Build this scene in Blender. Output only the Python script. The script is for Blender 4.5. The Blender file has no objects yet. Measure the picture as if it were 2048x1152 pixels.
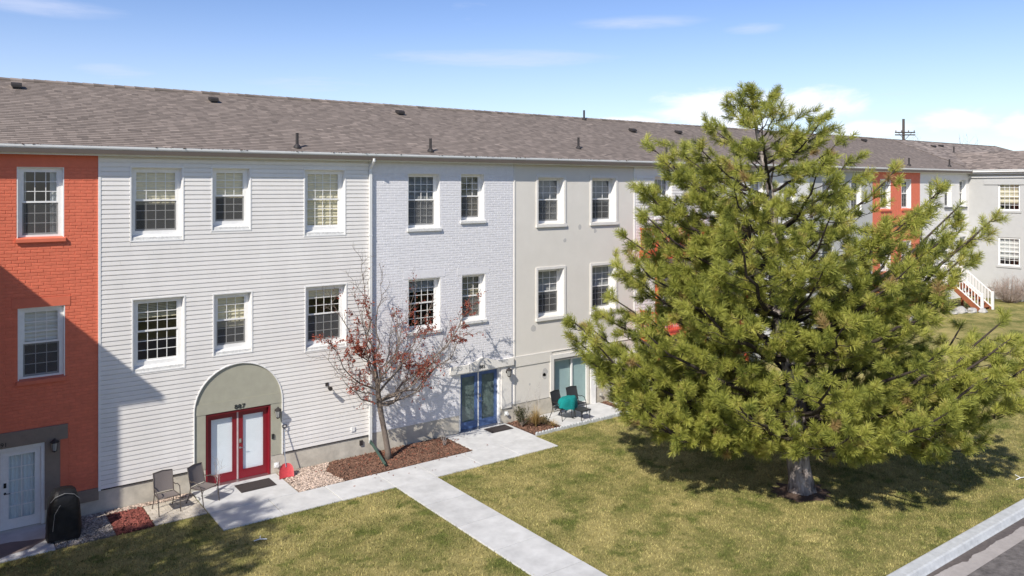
import bpy, bmesh, math, random
import numpy as np
from mathutils import Vector, Matrix
random.seed(7); RNG = np.random.default_rng(11)
R = math.radians
scene = bpy.context.scene
COL = scene.collection

# ------------------------------------------------------------------ camera
CAM_H, CAM_D = 8.58, 23.046          # metres above ground, metres in front of the facade (facade plane is Y=0)
FPX, YAW = 1570.0, R(53.683)         # focal length in photo pixels, angle between view axis and facade
CX, HY = 1024.0, 373.0
FW = (math.cos(YAW), math.sin(YAW)); RT = (math.sin(YAW), -math.cos(YAW))
cam = bpy.data.cameras.new('camera'); camo = bpy.data.objects.new('camera', cam); COL.objects.link(camo)
cam.sensor_width = 36; cam.lens = FPX / 2048 * 36
cam.shift_y = -(576 - HY) / 2048
cam.clip_end = 3000
camo.location = (0, -CAM_D, CAM_H)
camo.rotation_euler = (R(90), 0, YAW - R(90))
scene.camera = camo

# ------------------------------------------------------------------ light
SUN = Vector((1.84, 1.0, -1.85)).normalized()        # direction the light travels
sun = bpy.data.lights.new('sun', 'SUN'); sun.energy = 4.2; sun.angle = R(0.53); sun.color = (1.0, 0.95, 0.87)
suno = bpy.data.objects.new('sun', sun); COL.objects.link(suno)
suno.rotation_euler = SUN.to_track_quat('-Z', 'Y').to_euler(); suno.location = (-30, -30, 40)
world = bpy.data.worlds.new('World'); scene.world = world; world.use_nodes = True
scene.view_settings.view_transform = 'Standard'; scene.view_settings.look = 'None'
scene.view_settings.exposure = 0.45; scene.view_settings.gamma = 1.0
scene.view_settings.use_curve_mapping = False

def build_world():
    nt = world.node_tree; nt.nodes.clear(); N = nt.nodes; L = nt.links
    sky = N.new('ShaderNodeTexSky'); sky.sky_type = 'NISHITA'; sky.sun_disc = False
    sky.sun_elevation = math.asin(-SUN.z); sky.sun_rotation = math.atan2(-SUN.x, -SUN.y)
    sky.altitude = 1400; sky.air_density = 1.0; sky.dust_density = 0.4; sky.ozone_density = 2.0
    tc = N.new('ShaderNodeTexCoord')
    def math_(op, a, b=None, clamp=False):
        m = N.new('ShaderNodeMath'); m.operation = op; m.use_clamp = clamp
        for i, v in enumerate((a, b)):
            if v is None: continue
            if isinstance(v, (int, float)): m.inputs[i].default_value = v
            else: L.new(v, m.inputs[i])
        return m.outputs[0]
    def noise(scale, det, sc, dist=0.0):
        mp = N.new('ShaderNodeMapping'); mp.inputs['Scale'].default_value = sc
        L.new(tc.outputs['Generated'], mp.inputs['Vector'])
        n = N.new('ShaderNodeTexNoise'); n.inputs['Scale'].default_value = scale; n.inputs['Detail'].default_value = det
        n.inputs['Roughness'].default_value = 0.6; n.inputs['Distortion'].default_value = dist
        L.new(mp.outputs[0], n.inputs['Vector']); return n.outputs['Fac']
    def ramp(v, a, b, o0=0.0, o1=1.0):
        m = N.new('ShaderNodeMapRange'); m.interpolation_type = 'SMOOTHSTEP'
        for k, x in (('From Min', a), ('From Max', b), ('To Min', o0), ('To Max', o1)): m.inputs[k].default_value = x
        L.new(v, m.inputs['Value']); return m.outputs['Result']
    def blob(px, py, wx, wy):            # a cloud of given size in the direction of a photo pixel
        d = Vector((FW[0] + RT[0]*(px-CX)/FPX, FW[1] + RT[1]*(px-CX)/FPX, (HY-py)/FPX)).normalized()
        s = N.new('ShaderNodeVectorMath'); s.operation = 'SUBTRACT'; s.inputs[1].default_value = d
        L.new(tc.outputs['Generated'], s.inputs[0])
        m = N.new('ShaderNodeVectorMath'); m.operation = 'MULTIPLY'; m.inputs[1].default_value = (FPX/wx, FPX/wx, FPX/wy)
        L.new(s.outputs[0], m.inputs[0])
        l = N.new('ShaderNodeVectorMath'); l.operation = 'LENGTH'; L.new(m.outputs[0], l.inputs[0])
        return ramp(l.outputs['Value'], 0.0, 1.5, 1.0, 0.0)
    puff = noise(13, 9, (1, 1, 2.4), 0.5)
    cum = None
    for b in ((1440, 225, 190, 75), (1910, 240, 110, 42), (2080, 252, 120, 36), (1640, 210, 160, 60), (1740, 258, 130, 30), (2300, 250, 200, 50), (1250, 245, 120, 20)):
        o = blob(*b); cum = o if cum is None else math_('MAXIMUM', cum, o)
    f1 = ramp(math_('ADD', math_('MULTIPLY', cum, 0.75), math_('MULTIPLY', puff, 0.9)), 0.88, 1.16, 0, 0.8)
    wisp = noise(5.0, 8, (1, 1, 7), 0.9)
    f2 = ramp(wisp, 0.55, 0.90, 0, 0.25)
    st = None
    for b in ((620, 172, 260, 30), (235, 145, 110, 22), (1010, 118, 330, 26), (60, 12, 180, 22), (1280, 45, 150, 16), (1510, 58, 70, 14), (1800, 190, 120, 20)):
        o = blob(*b); st = o if st is None else math_('MAXIMUM', st, o)
    fib = noise(22, 8, (.5, .5, 5), 1.2)
    f3 = ramp(math_('MULTIPLY', math_('MULTIPLY', st, math_('ADD', wisp, 0.3)), math_('ADD', fib, 0.45)), 0.10, 1.0, 0, 0.50)
    hz = N.new('ShaderNodeSeparateXYZ'); L.new(tc.outputs['Generated'], hz.inputs[0])
    lo = ramp(hz.outputs['Z'], -0.02, 0.24, 0.55, 0.0)
    f = math_('MAXIMUM', f3, math_('MAXIMUM', f2, lo))
    mix = N.new('ShaderNodeMix'); mix.data_type = 'RGBA'
    hs = N.new('ShaderNodeHueSaturation'); hs.inputs['Saturation'].default_value = 1.10; hs.inputs['Hue'].default_value = 0.512; L.new(sky.outputs[0], hs.inputs['Color'])
    L.new(f, mix.inputs['Factor']); L.new(hs.outputs[0], mix.inputs['A'])
    mix.inputs['B'].default_value = (4.9, 5.3, 6.7, 1)
    mc = N.new('ShaderNodeMix'); mc.data_type = 'RGBA'; L.new(f1, mc.inputs['Factor']); L.new(mix.outputs['Result'], mc.inputs['A']); mc.inputs['B'].default_value = (7.0, 7.1, 7.5, 1)
    bg = N.new('ShaderNodeBackground'); bg.inputs['Strength'].default_value = 0.117
    L.new(mc.outputs['Result'], bg.inputs['Color'])
    out = N.new('ShaderNodeOutputWorld'); L.new(bg.outputs[0], out.inputs['Surface'])
build_world()

# ------------------------------------------------------------------ materials
MATS = {}
def hexlin(r, g, b):
    f = lambda v: (v/255/12.92 if v/255 <= 0.04045 else ((v/255+0.055)/1.055)**2.4)
    return (f(r), f(g), f(b))
def mat(name, color, rough=0.7, var=0.12, scale=6.0, bump=0.0, bscale=60.0, metal=0.0, spec=0.35, var2=None, tone=0.0, objvar=0.0, stretch=(1, 1, 1), detail=5):
    """Principled material: base colour with noise wear, optional second colour, fine bump."""
    if name in MATS: return MATS[name]
    m = bpy.data.materials.new(name); m.use_nodes = True; nt = m.node_tree; N = nt.nodes; L = nt.links
    p = N['Principled BSDF']; p.inputs['Roughness'].default_value = rough; p.inputs['Metallic'].default_value = metal
    p.inputs['Specular IOR Level'].default_value = spec
    geo = N.new('ShaderNodeNewGeometry')
    mp = N.new('ShaderNodeMapping'); mp.inputs['Scale'].default_value = stretch; L.new(geo.outputs['Position'], mp.inputs['Vector'])
    n = N.new('ShaderNodeTexNoise'); n.inputs['Scale'].default_value = scale; n.inputs['Detail'].default_value = detail; n.inputs['Roughness'].default_value = 0.65
    L.new(mp.outputs[0], n.inputs['Vector'])
    mr = N.new('ShaderNodeMapRange'); mr.inputs['From Min'].default_value = 0.3; mr.inputs['From Max'].default_value = 0.7
    L.new(n.outputs['Fac'], mr.inputs['Value'])
    mx = N.new('ShaderNodeMix'); mx.data_type = 'RGBA'; L.new(mr.outputs['Result'], mx.inputs['Factor'])
    c0 = tuple(max(0, v*(1-var)) for v in color); c1 = tuple(min(1, v*(1+var)) for v in color)
    if var2: c0, c1 = color, var2
    mx.inputs['A'].default_value = (*c0, 1); mx.inputs['B'].default_value = (*c1, 1)
    out = mx.outputs['Result']
    if tone or objvar:
        if tone:
            at = N.new('ShaderNodeAttribute'); at.attribute_name = 'tone'; src = at.outputs['Fac']
        else:
            oi = N.new('ShaderNodeObjectInfo'); src = oi.outputs['Random']
        amt = tone or objvar
        r2 = N.new('ShaderNodeMapRange'); r2.clamp = False; r2.inputs['To Min'].default_value = 1-amt; r2.inputs['To Max'].default_value = 1+amt
        L.new(src, r2.inputs['Value'])
        vm = N.new('ShaderNodeVectorMath'); vm.operation = 'SCALE'; L.new(out, vm.inputs[0]); L.new(r2.outputs['Result'], vm.inputs['Scale'])
        out = vm.outputs[0]
    L.new(out, p.inputs['Base Color'])
    if bump:
        n2 = N.new('ShaderNodeTexNoise'); n2.inputs['Scale'].default_value = bscale; n2.inputs['Detail'].default_value = 4
        L.new(geo.outputs['Position'], n2.inputs['Vector'])
        b = N.new('ShaderNodeBump'); b.inputs['Strength'].default_value = 1.0; b.inputs['Distance'].default_value = bump
        L.new(n2.outputs['Fac'], b.inputs['Height']); L.new(b.outputs[0], p.inputs['Normal'])
    MATS[name] = m; return m
def leaf_mat(name, ca, cb, cc, trans=0.35, cd=None):
    """foliage: colour picked by the per-vertex tone attribute, partly translucent"""
    m = bpy.data.materials.new(name); m.use_nodes = True; nt = m.node_tree; N = nt.nodes; L = nt.links; N.clear()
    at = N.new('ShaderNodeAttribute'); at.attribute_name = 'tone'
    cr = N.new('ShaderNodeValToRGB'); e = cr.color_ramp.elements
    e[0].position = 0.0; e[0].color = (*ca, 1); e[1].position = 0.55; e[1].color = (*cb, 1)
    x = e.new(0.9); x.color = (*cc, 1)
    if cd: y = e.new(0.97); y.color = (*cd, 1)
    L.new(at.outputs['Fac'], cr.inputs['Fac'])
    d = N.new('ShaderNodeBsdfPrincipled'); d.inputs['Roughness'].default_value = 0.5; d.inputs['Specular IOR Level'].default_value = 0.25
    t = N.new('ShaderNodeBsdfTranslucent'); ms = N.new('ShaderNodeMixShader'); ms.inputs[0].default_value = trans
    L.new(cr.outputs[0], d.inputs['Base Color']); L.new(cr.outputs[0], t.inputs['Color'])
    L.new(d.outputs[0], ms.inputs[1]); L.new(t.outputs[0], ms.inputs[2])
    o = N.new('ShaderNodeOutputMaterial'); L.new(ms.outputs[0], o.inputs['Surface'])
    MATS[name] = m; return m
def glass_mat(name, tint=(0.82, 0.86, 0.86), base=0.05):
    m = bpy.data.materials.new(name); m.use_nodes = True; nt = m.node_tree; N = nt.nodes; L = nt.links; N.clear()
    fr = N.new('ShaderNodeFresnel'); ge = N.new('ShaderNodeNewGeometry')      # same reflectance from both sides of the thin pane
    io = N.new('ShaderNodeMapRange'); io.inputs['To Min'].default_value = 1.45; io.inputs['To Max'].default_value = 1/1.45
    L.new(ge.outputs['Backfacing'], io.inputs['Value']); L.new(io.outputs['Result'], fr.inputs['IOR'])
    ad = N.new('ShaderNodeMath'); ad.operation = 'ADD'; ad.use_clamp = True; ad.inputs[1].default_value = base; L.new(fr.outputs[0], ad.inputs[0])
    t = N.new('ShaderNodeBsdfTransparent'); t.inputs['Color'].default_value = (*tint, 1)
    g = N.new('ShaderNodeBsdfGlossy'); g.inputs['Roughness'].default_value = 0.02
    ms = N.new('ShaderNodeMixShader'); L.new(ad.outputs[0], ms.inputs[0]); L.new(t.outputs[0], ms.inputs[1]); L.new(g.outputs[0], ms.inputs[2])
    o = N.new('ShaderNodeOutputMaterial'); L.new(ms.outputs[0], o.inputs['Surface'])
    MATS[name] = m; return m
def lawn_mat(name, blade=False):
    m = bpy.data.materials.new(name); m.use_nodes = True; nt = m.node_tree; N = nt.nodes; L = nt.links
    p = N['Principled BSDF']; p.inputs['Roughness'].default_value = 0.85; p.inputs['Specular IOR Level'].default_value = 0.15
    geo = N.new('ShaderNodeNewGeometry')
    def nz(scale, det, rough=0.6, off=0):
        mp = N.new('ShaderNodeMapping'); mp.inputs['Location'].default_value = (off, off*2.3, 0); L.new(geo.outputs['Position'], mp.inputs['Vector'])
        n = N.new('ShaderNodeTexNoise'); n.inputs['Scale'].default_value = scale; n.inputs['Detail'].default_value = det; n.inputs['Roughness'].default_value = rough
        L.new(mp.outputs[0], n.inputs['Vector']); return n.outputs['Fac']
    def rmp(v, a, b, lo=0, hi=1):
        r = N.new('ShaderNodeMapRange'); r.interpolation_type = 'SMOOTHSTEP'
        for k, x in (('From Min', a), ('From Max', b), ('To Min', lo), ('To Max', hi)): r.inputs[k].default_value = x
        L.new(v, r.inputs['Value']); return r.outputs['Result']
    def mix(f, a, b):
        x = N.new('ShaderNodeMix'); x.data_type = 'RGBA'; L.new(f, x.inputs['Factor'])
        for k, v in (('A', a), ('B', b)):
            if isinstance(v, tuple): x.inputs[k].default_value = (*v, 1)
            else: L.new(v, x.inputs[k])
        return x.outputs['Result']
    green = (0.115, 0.145, 0.035); olive = (0.155, 0.152, 0.042); straw = (0.405, 0.34, 0.135)
    big = rmp(nz(0.42, 5, .6), 0.36, 0.62); mid = rmp(nz(1.5, 6, 0.72, 9), 0.36, 0.64)
    fine = rmp(nz(30, 5, 0.8, 4), 0.34, 0.66); gp = rmp(nz(0.95, 6, 0.68, 31), 0.50, 0.66)
    dry = mix(fine, olive, straw); lush = mix(fine, (0.06, 0.085, 0.018), (0.19, 0.20, 0.05))
    c = mix(mid, mix(fine, green, olive), dry); c = mix(big, c, mix(mid, dry, straw)); c = mix(gp, c, lush)
    if blade:
        at = N.new('ShaderNodeAttribute'); at.attribute_name = 'tone'
        sc = N.new('ShaderNodeVectorMath'); sc.operation = 'SCALE'; L.new(c, sc.inputs[0]); L.new(rmp(at.outputs['Fac'], 0, 1, .45, 1.6), sc.inputs['Scale']); c = sc.outputs[0]
    L.new(c, p.inputs['Base Color'])
    if not blade:
        b = N.new('ShaderNodeBump'); b.inputs['Strength'].default_value = 0.8; b.inputs['Distance'].default_value = 0.05
        L.new(nz(45, 5, 0.8), b.inputs['Height']); L.new(b.outputs[0], p.inputs['Normal'])
    MATS[name] = m; return m

WHITE = mat('white_paint', (0.80, 0.785, 0.755), 0.45, 0.05, 9, spec=0.4)
WHITE_AGED = mat('white_paint_weathered', (0.66, 0.65, 0.62), 0.7, 0.2, 14, 0.002, 60)
VINYL = mat('white_vinyl_siding', (0.80, 0.765, 0.72), 0.42, 0.045, 1.6, spec=0.4, objvar=0.025, stretch=(1, 1, .22))
RED_BRICK = mat('orange_painted_brick', (0.70, 0.178, 0.098), 0.62, 0.10, 7, 0.004, 70, objvar=0.05)
RED_FLAT = mat('orange_painted_concrete', (0.66, 0.165, 0.092), 0.62, 0.06, 7, 0.001, 70)
BLUE_BRICK = mat('pale_blue_painted_brick', (0.735, 0.72, 0.725), 0.6, 0.05, 7, 0.004, 70, objvar=0.03)
BLUE_FLAT = mat('pale_blue_painted_concrete', (0.725, 0.71, 0.715), 0.62, 0.05, 7, 0.001, 70)
STUCCO = mat('warm_grey_stucco', (0.70, 0.66, 0.59), 0.85, 0.035, 1.3, 0.0025, 130)
STUCCO_TRIM = mat('pale_grey_stucco_trim', (0.72, 0.69, 0.635), 0.8, 0.05, 4, 0.001, 120)
PATCH = mat('stucco_patch', (0.50, 0.48, 0.45), 0.85, 0.08, 20)
WALL_WHITE = mat('white_painted_brick_far', (0.74, 0.72, 0.69), 0.7, 0.04, 3, 0.004, 30)
WALL_PALE = mat('pale_grey_render', (0.45, 0.445, 0.43), 0.75, 0.04, 2, 0.001, 60)
TAUPE = mat('taupe_painted_surround', (0.235, 0.185, 0.145), 0.7, 0.08, 6, 0.002, 70)
SAGE = mat('sage_grey_stucco', (0.38, 0.365, 0.285), 0.8, 0.07, 3, 0.002, 90)
FOUND = mat('concrete_foundation', (0.52, 0.475, 0.395), 0.85, 0.22, 2.2, 0.004, 50)
CONC = mat('pavement_concrete', (0.52, 0.515, 0.50), 0.85, 0.16, 1.7, 0.002, 90, objvar=0.045)
KERB = mat('kerb_concrete', (0.46, 0.47, 0.47), 0.8, 0.16, 5, 0.004, 60)
PAN = mat('gutter_pan_concrete', (0.37, 0.335, 0.315), 0.85, 0.12, 4, 0.003, 80)
STAIN = mat('damp_gutter_stain', (0.115, 0.095, 0.085), 0.6, 0.25, 9)
ASPHALT = mat('asphalt', (0.14, 0.125, 0.118), 0.9, 0.45, 5, 0.012, 45, detail=10)
SHINGLE = mat('asphalt_shingle', (0.228, 0.186, 0.157), 0.92, 0.08, 1.2, 0.001, 300, tone=0.50)
GUTTER = mat('gutter_white_metal', (0.74, 0.735, 0.71), 0.4, 0.05, 4, spec=0.5)
SOFFIT = mat('soffit', (0.42, 0.41, 0.39), 0.7)
DARKPIPE = mat('dark_vent_metal', (0.035, 0.03, 0.028), 0.6)
BLACK = mat('black_powdercoat', (0.018, 0.018, 0.018), 0.45, spec=0.5)
BRONZE = mat('bronze_powdercoat', (0.075, 0.06, 0.05), 0.45, spec=0.5)
SLING = mat('taupe_sling_fabric', (0.17, 0.145, 0.135), 0.8, 0.12, 60, 0.001, 400)
BSLING = mat('charcoal_sling_fabric', (0.03, 0.032, 0.034), 0.75, 0.1, 60, 0.001, 400)
TEAL = mat('teal_blanket', (0.004, 0.19, 0.18), 0.95, 0.15, 20, 0.006, 60)
DOOR_RED = mat('deep_red_door_paint', (0.21, 0.009, 0.018), 0.38, 0.06, 5, spec=0.5)
DOOR_BLUE = mat('blue_door_paint', (0.07, 0.125, 0.27), 0.5, 0.22, 6, spec=0.5)
STEEL = mat('satin_steel', (0.55, 0.54, 0.52), 0.3, 0.05, 8, metal=0.9)
SHADE = mat('white_door_shade', (0.86, 0.88, 0.89), 0.8, 0.03, 4)
SHADE_GREEN = mat('grey_green_door_shade', (0.40, 0.50, 0.49), 0.8, 0.06, 3)
BLIND_CREAM = mat('cream_blind', (0.74, 0.66, 0.47), 0.8, 0.10, 5)
BLIND_GREY = mat('pale_grey_blind', (0.70, 0.69, 0.66), 0.75, 0.06, 5)
CURTAIN = mat('white_curtain', (0.72, 0.74, 0.74), 0.9, 0.06, 5)
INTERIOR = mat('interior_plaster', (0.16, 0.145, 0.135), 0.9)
SCREEN = mat('dark_insect_screen', (0.10, 0.10, 0.10), 0.9)
RUBBER = mat('door_mat_rubber', (0.045, 0.036, 0.034), 0.95, 0.3, 40, 0.004, 200)
PLASTIC_RED = mat('faded_red_plastic', (0.50, 0.055, 0.06), 0.5, 0.15, 14)
GREEN_METAL = mat('dark_green_metal', (0.035, 0.065, 0.05), 0.5, 0.2, 12)
COVER = mat('black_vinyl_cover', (0.008, 0.008, 0.009), 0.55, 0.25, 8, 0.02, 9, spec=0.3)
BARK = mat('pine_bark', (0.07, 0.05, 0.042), 0.95, 0.3, 7, 0.03, 22, var2=(0.46, 0.40, 0.36), stretch=(1, 1, 0.28), detail=2)
TWIGBARK = mat('pine_limb_bark', (0.055, 0.042, 0.033), 0.95, 0.3, 9, 0.01, 40)
SMOOTHBARK = mat('grey_brown_bark', (0.17, 0.135, 0.11), 0.85, 0.25, 16, 0.006, 60)
PALEBARK = mat('pale_twigs', (0.34, 0.27, 0.23), 0.9, 0.2, 20)
SOIL = mat('dark_soil', (0.085, 0.055, 0.04), 0.95, 0.3, 12, 0.02, 40)
MULCHBASE = mat('mulch_bed', (0.085, 0.05, 0.035), 0.95, 0.4, 22, 0.03, 45)
MULCH = mat('bark_mulch_chip', (0.165, 0.09, 0.06), 0.95, 0.3, 30, tone=0.65)
REDMULCHB = mat('red_mulch_bed', (0.13, 0.035, 0.025), 0.9, 0.3, 20, 0.02, 45)
REDMULCH = mat('red_mulch_chip', (0.20, 0.06, 0.045), 0.85, 0.2, 30, tone=0.5)
PEBBLE = mat('tan_pebble', (0.47, 0.37, 0.30), 0.75, 0.15, 30, tone=0.45)
GREYPEB = mat('grey_pebble', (0.33, 0.29, 0.25), 0.75, 0.15, 30, tone=0.5)
PAVER = mat('tan_paver', (0.47, 0.42, 0.35), 0.85, 0.15, 15, 0.003, 120, objvar=0.14)
ROCK = mat('pale_boulder', (0.40, 0.385, 0.36), 0.85, 0.2, 8, 0.02, 15)
REDWOOD = mat('red_painted_wood', (0.60, 0.085, 0.05), 0.6, 0.1, 6)
DECKWOOD = mat('orange_stained_deck', (0.27, 0.09, 0.04), 0.7, 0.15, 8)
POLEWOOD = mat('weathered_pole_wood', (0.09, 0.075, 0.065), 0.9, 0.2, 6)
AC_METAL = mat('grey_beige_metal', (0.42, 0.40, 0.36), 0.5, 0.06, 6)
WHITEPL = mat('white_plastic', (0.75, 0.75, 0.73), 0.5, 0.04, 6)
LAMPGLASS = mat('frosted_lamp_glass', (0.32, 0.32, 0.30), 0.25, 0.03, 6, spec=0.6)
NUMBER = mat('black_number', (0.02, 0.02, 0.02), 0.5)
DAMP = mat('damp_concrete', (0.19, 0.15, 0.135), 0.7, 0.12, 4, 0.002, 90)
GLASS = glass_mat('window_glass', (.93, .95, .95), .03); DOORGLASS = glass_mat('door_glass', (0.96, 1.0, 1.0), 0.02)
LAWN = lawn_mat('lawn'); BLADE = lawn_mat('grass_blades', True)
NEEDLE = leaf_mat('pine_needles', (0.15, 0.18, 0.036), (0.41, 0.42, 0.082), (0.56, 0.54, 0.13), 0.30, (0.42, 0.29, 0.12))
REDLEAF = leaf_mat('red_brown_leaves', (0.13, 0.035, 0.026), (0.32, 0.075, 0.05), (0.46, 0.15, 0.085), 0.35)
STRAW = leaf_mat('dry_ornamental_grass', (0.25, 0.16, 0.06), (0.45, 0.31, 0.12), (0.60, 0.46, 0.22), 0.3)
SHRUBLEAF = leaf_mat('dark_shrub_leaves', (0.025, 0.03, 0.014), (0.06, 0.07, 0.025), (0.12, 0.10, 0.05), 0.25)

# ------------------------------------------------------------------ object helpers
WLOC = {}
def tag(o, label=None, cat=None, group=None, kind=None):
    if label: o['label'] = label
    if cat: o['category'] = cat
    if group: o['group'] = group
    if kind: o['kind'] = kind
    return o
def thing(name, loc, label, cat, group=None, rz=0.0):
    o = bpy.data.objects.new(name, None); COL.objects.link(o); o.empty_display_size = 0.2
    o.location = loc; o.rotation_euler = (0, 0, rz); WLOC[o] = Vector(loc)
    return tag(o, label, cat, group)
def link(name, me, loc, parent=None):
    o = bpy.data.objects.new(name, me); COL.objects.link(o)
    WLOC[o] = Vector(loc)
    if parent is not None:
        o.parent = parent; o.location = Vector(loc) - WLOC[parent]
    else: o.location = loc
    return o
class MB:
    """collects boxes, tubes and prisms; build() links them as ONE mesh object"""
    def __init__(s): s.v = []; s.f = []; s.t = []; s.smooth = False
    def poly(s, pts, faces, tone=None):
        n = len(s.v); s.v += [tuple(p) for p in pts]; s.f += [tuple(i+n for i in f) for f in faces]
        if tone is not None: s.t += [tone]*len(pts)
        return s
    def box(s, x0, x1, y0, y1, z0, z1):
        return s.poly([(x0,y0,z0),(x1,y0,z0),(x1,y1,z0),(x0,y1,z0),(x0,y0,z1),(x1,y0,z1),(x1,y1,z1),(x0,y1,z1)],
                      [(0,3,2,1),(4,5,6,7),(0,1,5,4),(1,2,6,5),(2,3,7,6),(3,0,4,7)])
    def bev(s, x0, x1, y0, y1, z0, z1, b=0.01):     # box with chamfered vertical+top edges
        pts = []; 
        for z, i in ((z0, 0), (z1-b, 0), (z1, b)):
            pts += [(x0+i,y0+i,z),(x1-i,y0+i,z),(x1-i,y1-i,z),(x0+i,y1-i,z)]
        f = [(0,3,2,1),(8,9,10,11)]
        for k in (0, 4):
            for j in range(4): f.append((k+j, k+(j+1)%4, k+4+(j+1)%4, k+4+j))
        return s.poly(pts, f)
    def extr(s, prof, ax, a0, a1):   # closed profile (u,v) extruded along axis ax: x->(y,z), y->(x,z), z->(x,y)
        def P(a, u, v): return (a,u,v) if ax == 'x' else ((u,a,v) if ax == 'y' else (u,v,a))
        n = len(prof); pts = [P(a0,*p) for p in prof] + [P(a1,*p) for p in prof]
        f = [tuple(range(n-1,-1,-1)), tuple(range(n, 2*n))] + [(i,(i+1)%n,(i+1)%n+n,i+n) for i in range(n)]
        return s.poly(pts, f)
    def tube(s, path, rad, n=6, caps=True):
        P = [Vector(p) for p in path]; m = len(P)
        rr = rad if isinstance(rad, (list, tuple)) else [rad]*m
        t0 = (P[1]-P[0]).normalized(); up = Vector((0,0,1)) if abs(t0.z) < 0.9 else Vector((1,0,0))
        a = t0.cross(up).normalized(); base = len(s.v); pts = []
        for i in range(m):
            t = (P[min(i+1,m-1)]-P[max(i-1,0)])
            t = t.normalized() if t.length > 1e-9 else t0
            a = (a - t*a.dot(t)); a = a.normalized() if a.length > 1e-6 else t.orthogonal().normalized()
            b = t.cross(a)
            for k in range(n):
                q = 2*math.pi*k/n; pts.append(P[i] + (a*math.cos(q)+b*math.sin(q))*rr[i])
        f = [(i*n+k, i*n+(k+1)%n, (i+1)*n+(k+1)%n, (i+1)*n+k) for i in range(m-1) for k in range(n)]
        if caps: f += [tuple(range(n-1,-1,-1)), tuple(range((m-1)*n, m*n))]
        return s.poly(pts, f)
    def lathe(s, prof, c, n=12, ax='z'):       # prof: (radius, height)
        pts = []
        for r, h in prof:
            for k in range(n):
                q = 2*math.pi*k/n; u, v = r*math.cos(q), r*math.sin(q)
                pts.append((c[0]+u,c[1]+v,c[2]+h) if ax == 'z' else ((c[0]+u,c[1]+h,c[2]+v) if ax == 'y' else (c[0]+h,c[1]+u,c[2]+v)))
        m = len(prof); f = [(i*n+k, i*n+(k+1)%n, (i+1)*n+(k+1)%n, (i+1)*n+k) for i in range(m-1) for k in range(n)]
        f += [tuple(range(n-1,-1,-1)), tuple(range((m-1)*n, m*n))]
        return s.poly(pts, f)
    def build(s, name, m, parent=None, smooth=False, local=False, origin=None):
        V = np.array(s.v, dtype=float)
        if local: c = Vector((0,0,0))
        elif origin is not None: c = Vector(origin)
        else:
            c = Vector(((V[:,0].min()+V[:,0].max())/2, (V[:,1].min()+V[:,1].max())/2, V[:,2].min()))
        me = bpy.data.meshes.new(name); me.from_pydata([tuple(p) for p in (V - np.array(c))], [], s.f); me.update()
        if s.t and len(s.t) == len(s.v):
            at = me.attributes.new('tone', 'FLOAT', 'POINT'); at.data.foreach_set('value', s.t)
        me.materials.append(m)
        if smooth: me.polygons.foreach_set('use_smooth', [True]*len(me.polygons))
        if local:
            o = bpy.data.objects.new(name, me); COL.objects.link(o); o.parent = parent; WLOC[o] = Vector((0,0,0)); return o
        return link(name, me, c, parent)
def arr_mesh(name, V, F, m, parent=None, tone=None, origin=(0,0,0), smooth=False):
    """fast mesh from numpy arrays, F is (n,3) or (n,4)"""
    me = bpy.data.meshes.new(name); n, k = F.shape
    me.vertices.add(len(V)); me.vertices.foreach_set('co', (V-np.array(origin)).astype(np.float32).ravel())
    me.loops.add(n*k); me.loops.foreach_set('vertex_index', F.astype(np.int32).ravel())
    me.polygons.add(n); me.polygons.foreach_set('loop_start', np.arange(0, n*k, k, dtype=np.int32))
    me.update(calc_edges=True)
    if tone is not None:
        at = me.attributes.new('tone', 'FLOAT', 'POINT'); at.data.foreach_set('value', tone.astype(np.float32))
    me.materials.append(m)
    me.polygons.foreach_set('use_smooth', np.full(n, bool(smooth)))
    return link(name, me, origin, parent)
BOXF = np.array([(0,3,2,1),(4,5,6,7),(0,1,5,4),(1,2,6,5),(2,3,7,6),(3,0,4,7)])
def box_cloud(name, C, S, m, parent=None, rot=None, tone=None, kind='stuff', jit=0.0):
    """many small boxes in one mesh; C centres, S half sizes, rot (n,3,3)"""
    n = len(C); base = np.array([(-1,-1,-1),(1,-1,-1),(1,1,-1),(-1,1,-1),(-1,-1,1),(1,-1,1),(1,1,1),(-1,1,1)], float)
    V = base[None]*S[:,None,:]
    if jit: V = V*(1+RNG.uniform(-jit, jit, V.shape))
    if rot is not None: V = np.einsum('nij,nkj->nki', rot, V)
    V = (V + C[:,None,:]).reshape(-1,3)
    F = (BOXF[None] + (np.arange(n)*8)[:,None,None]).reshape(-1,4)
    t = None if tone is None else np.repeat(tone, 8)
    o = arr_mesh(name, V, F, m, parent, t, origin=tuple(WLOC[parent]) if parent else (0,0,0))
    if kind: o['kind'] = kind
    return o
def rotz_random(n, tilt=0.5):
    a = RNG.uniform(0, 2*np.pi, n); b = RNG.normal(0, tilt, n); c = RNG.normal(0, tilt, n)
    ca, sa, cb, sb, cc, sc = np.cos(a), np.sin(a), np.cos(b), np.sin(b), np.cos(c), np.sin(c)
    Z = np.zeros(n); O = np.ones(n)
    Rz = np.stack([ca,-sa,Z,sa,ca,Z,Z,Z,O],1).reshape(-1,3,3); Rx = np.stack([O,Z,Z,Z,cb,-sb,Z,sb,cb],1).reshape(-1,3,3)
    Ry = np.stack([cc,Z,sc,Z,O,Z,-sc,Z,cc],1).reshape(-1,3,3)
    return Rz@Rx@Ry
def copy_tree(o, loc, rz, parent=None):
    c = o.copy(); COL.objects.link(c)
    if parent is None: c.location = loc; c.rotation_euler = (0, 0, rz)
    else: c.parent = parent
    for ch in list(o.children): copy_tree(ch, None, 0, c)
    return c
def gz(x, y):                                  # terrain height: flat, rising gently past the pine
    t = min(1, max(0, (x-27)/21)); return 1.6*t*t*(3-2*t)
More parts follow.
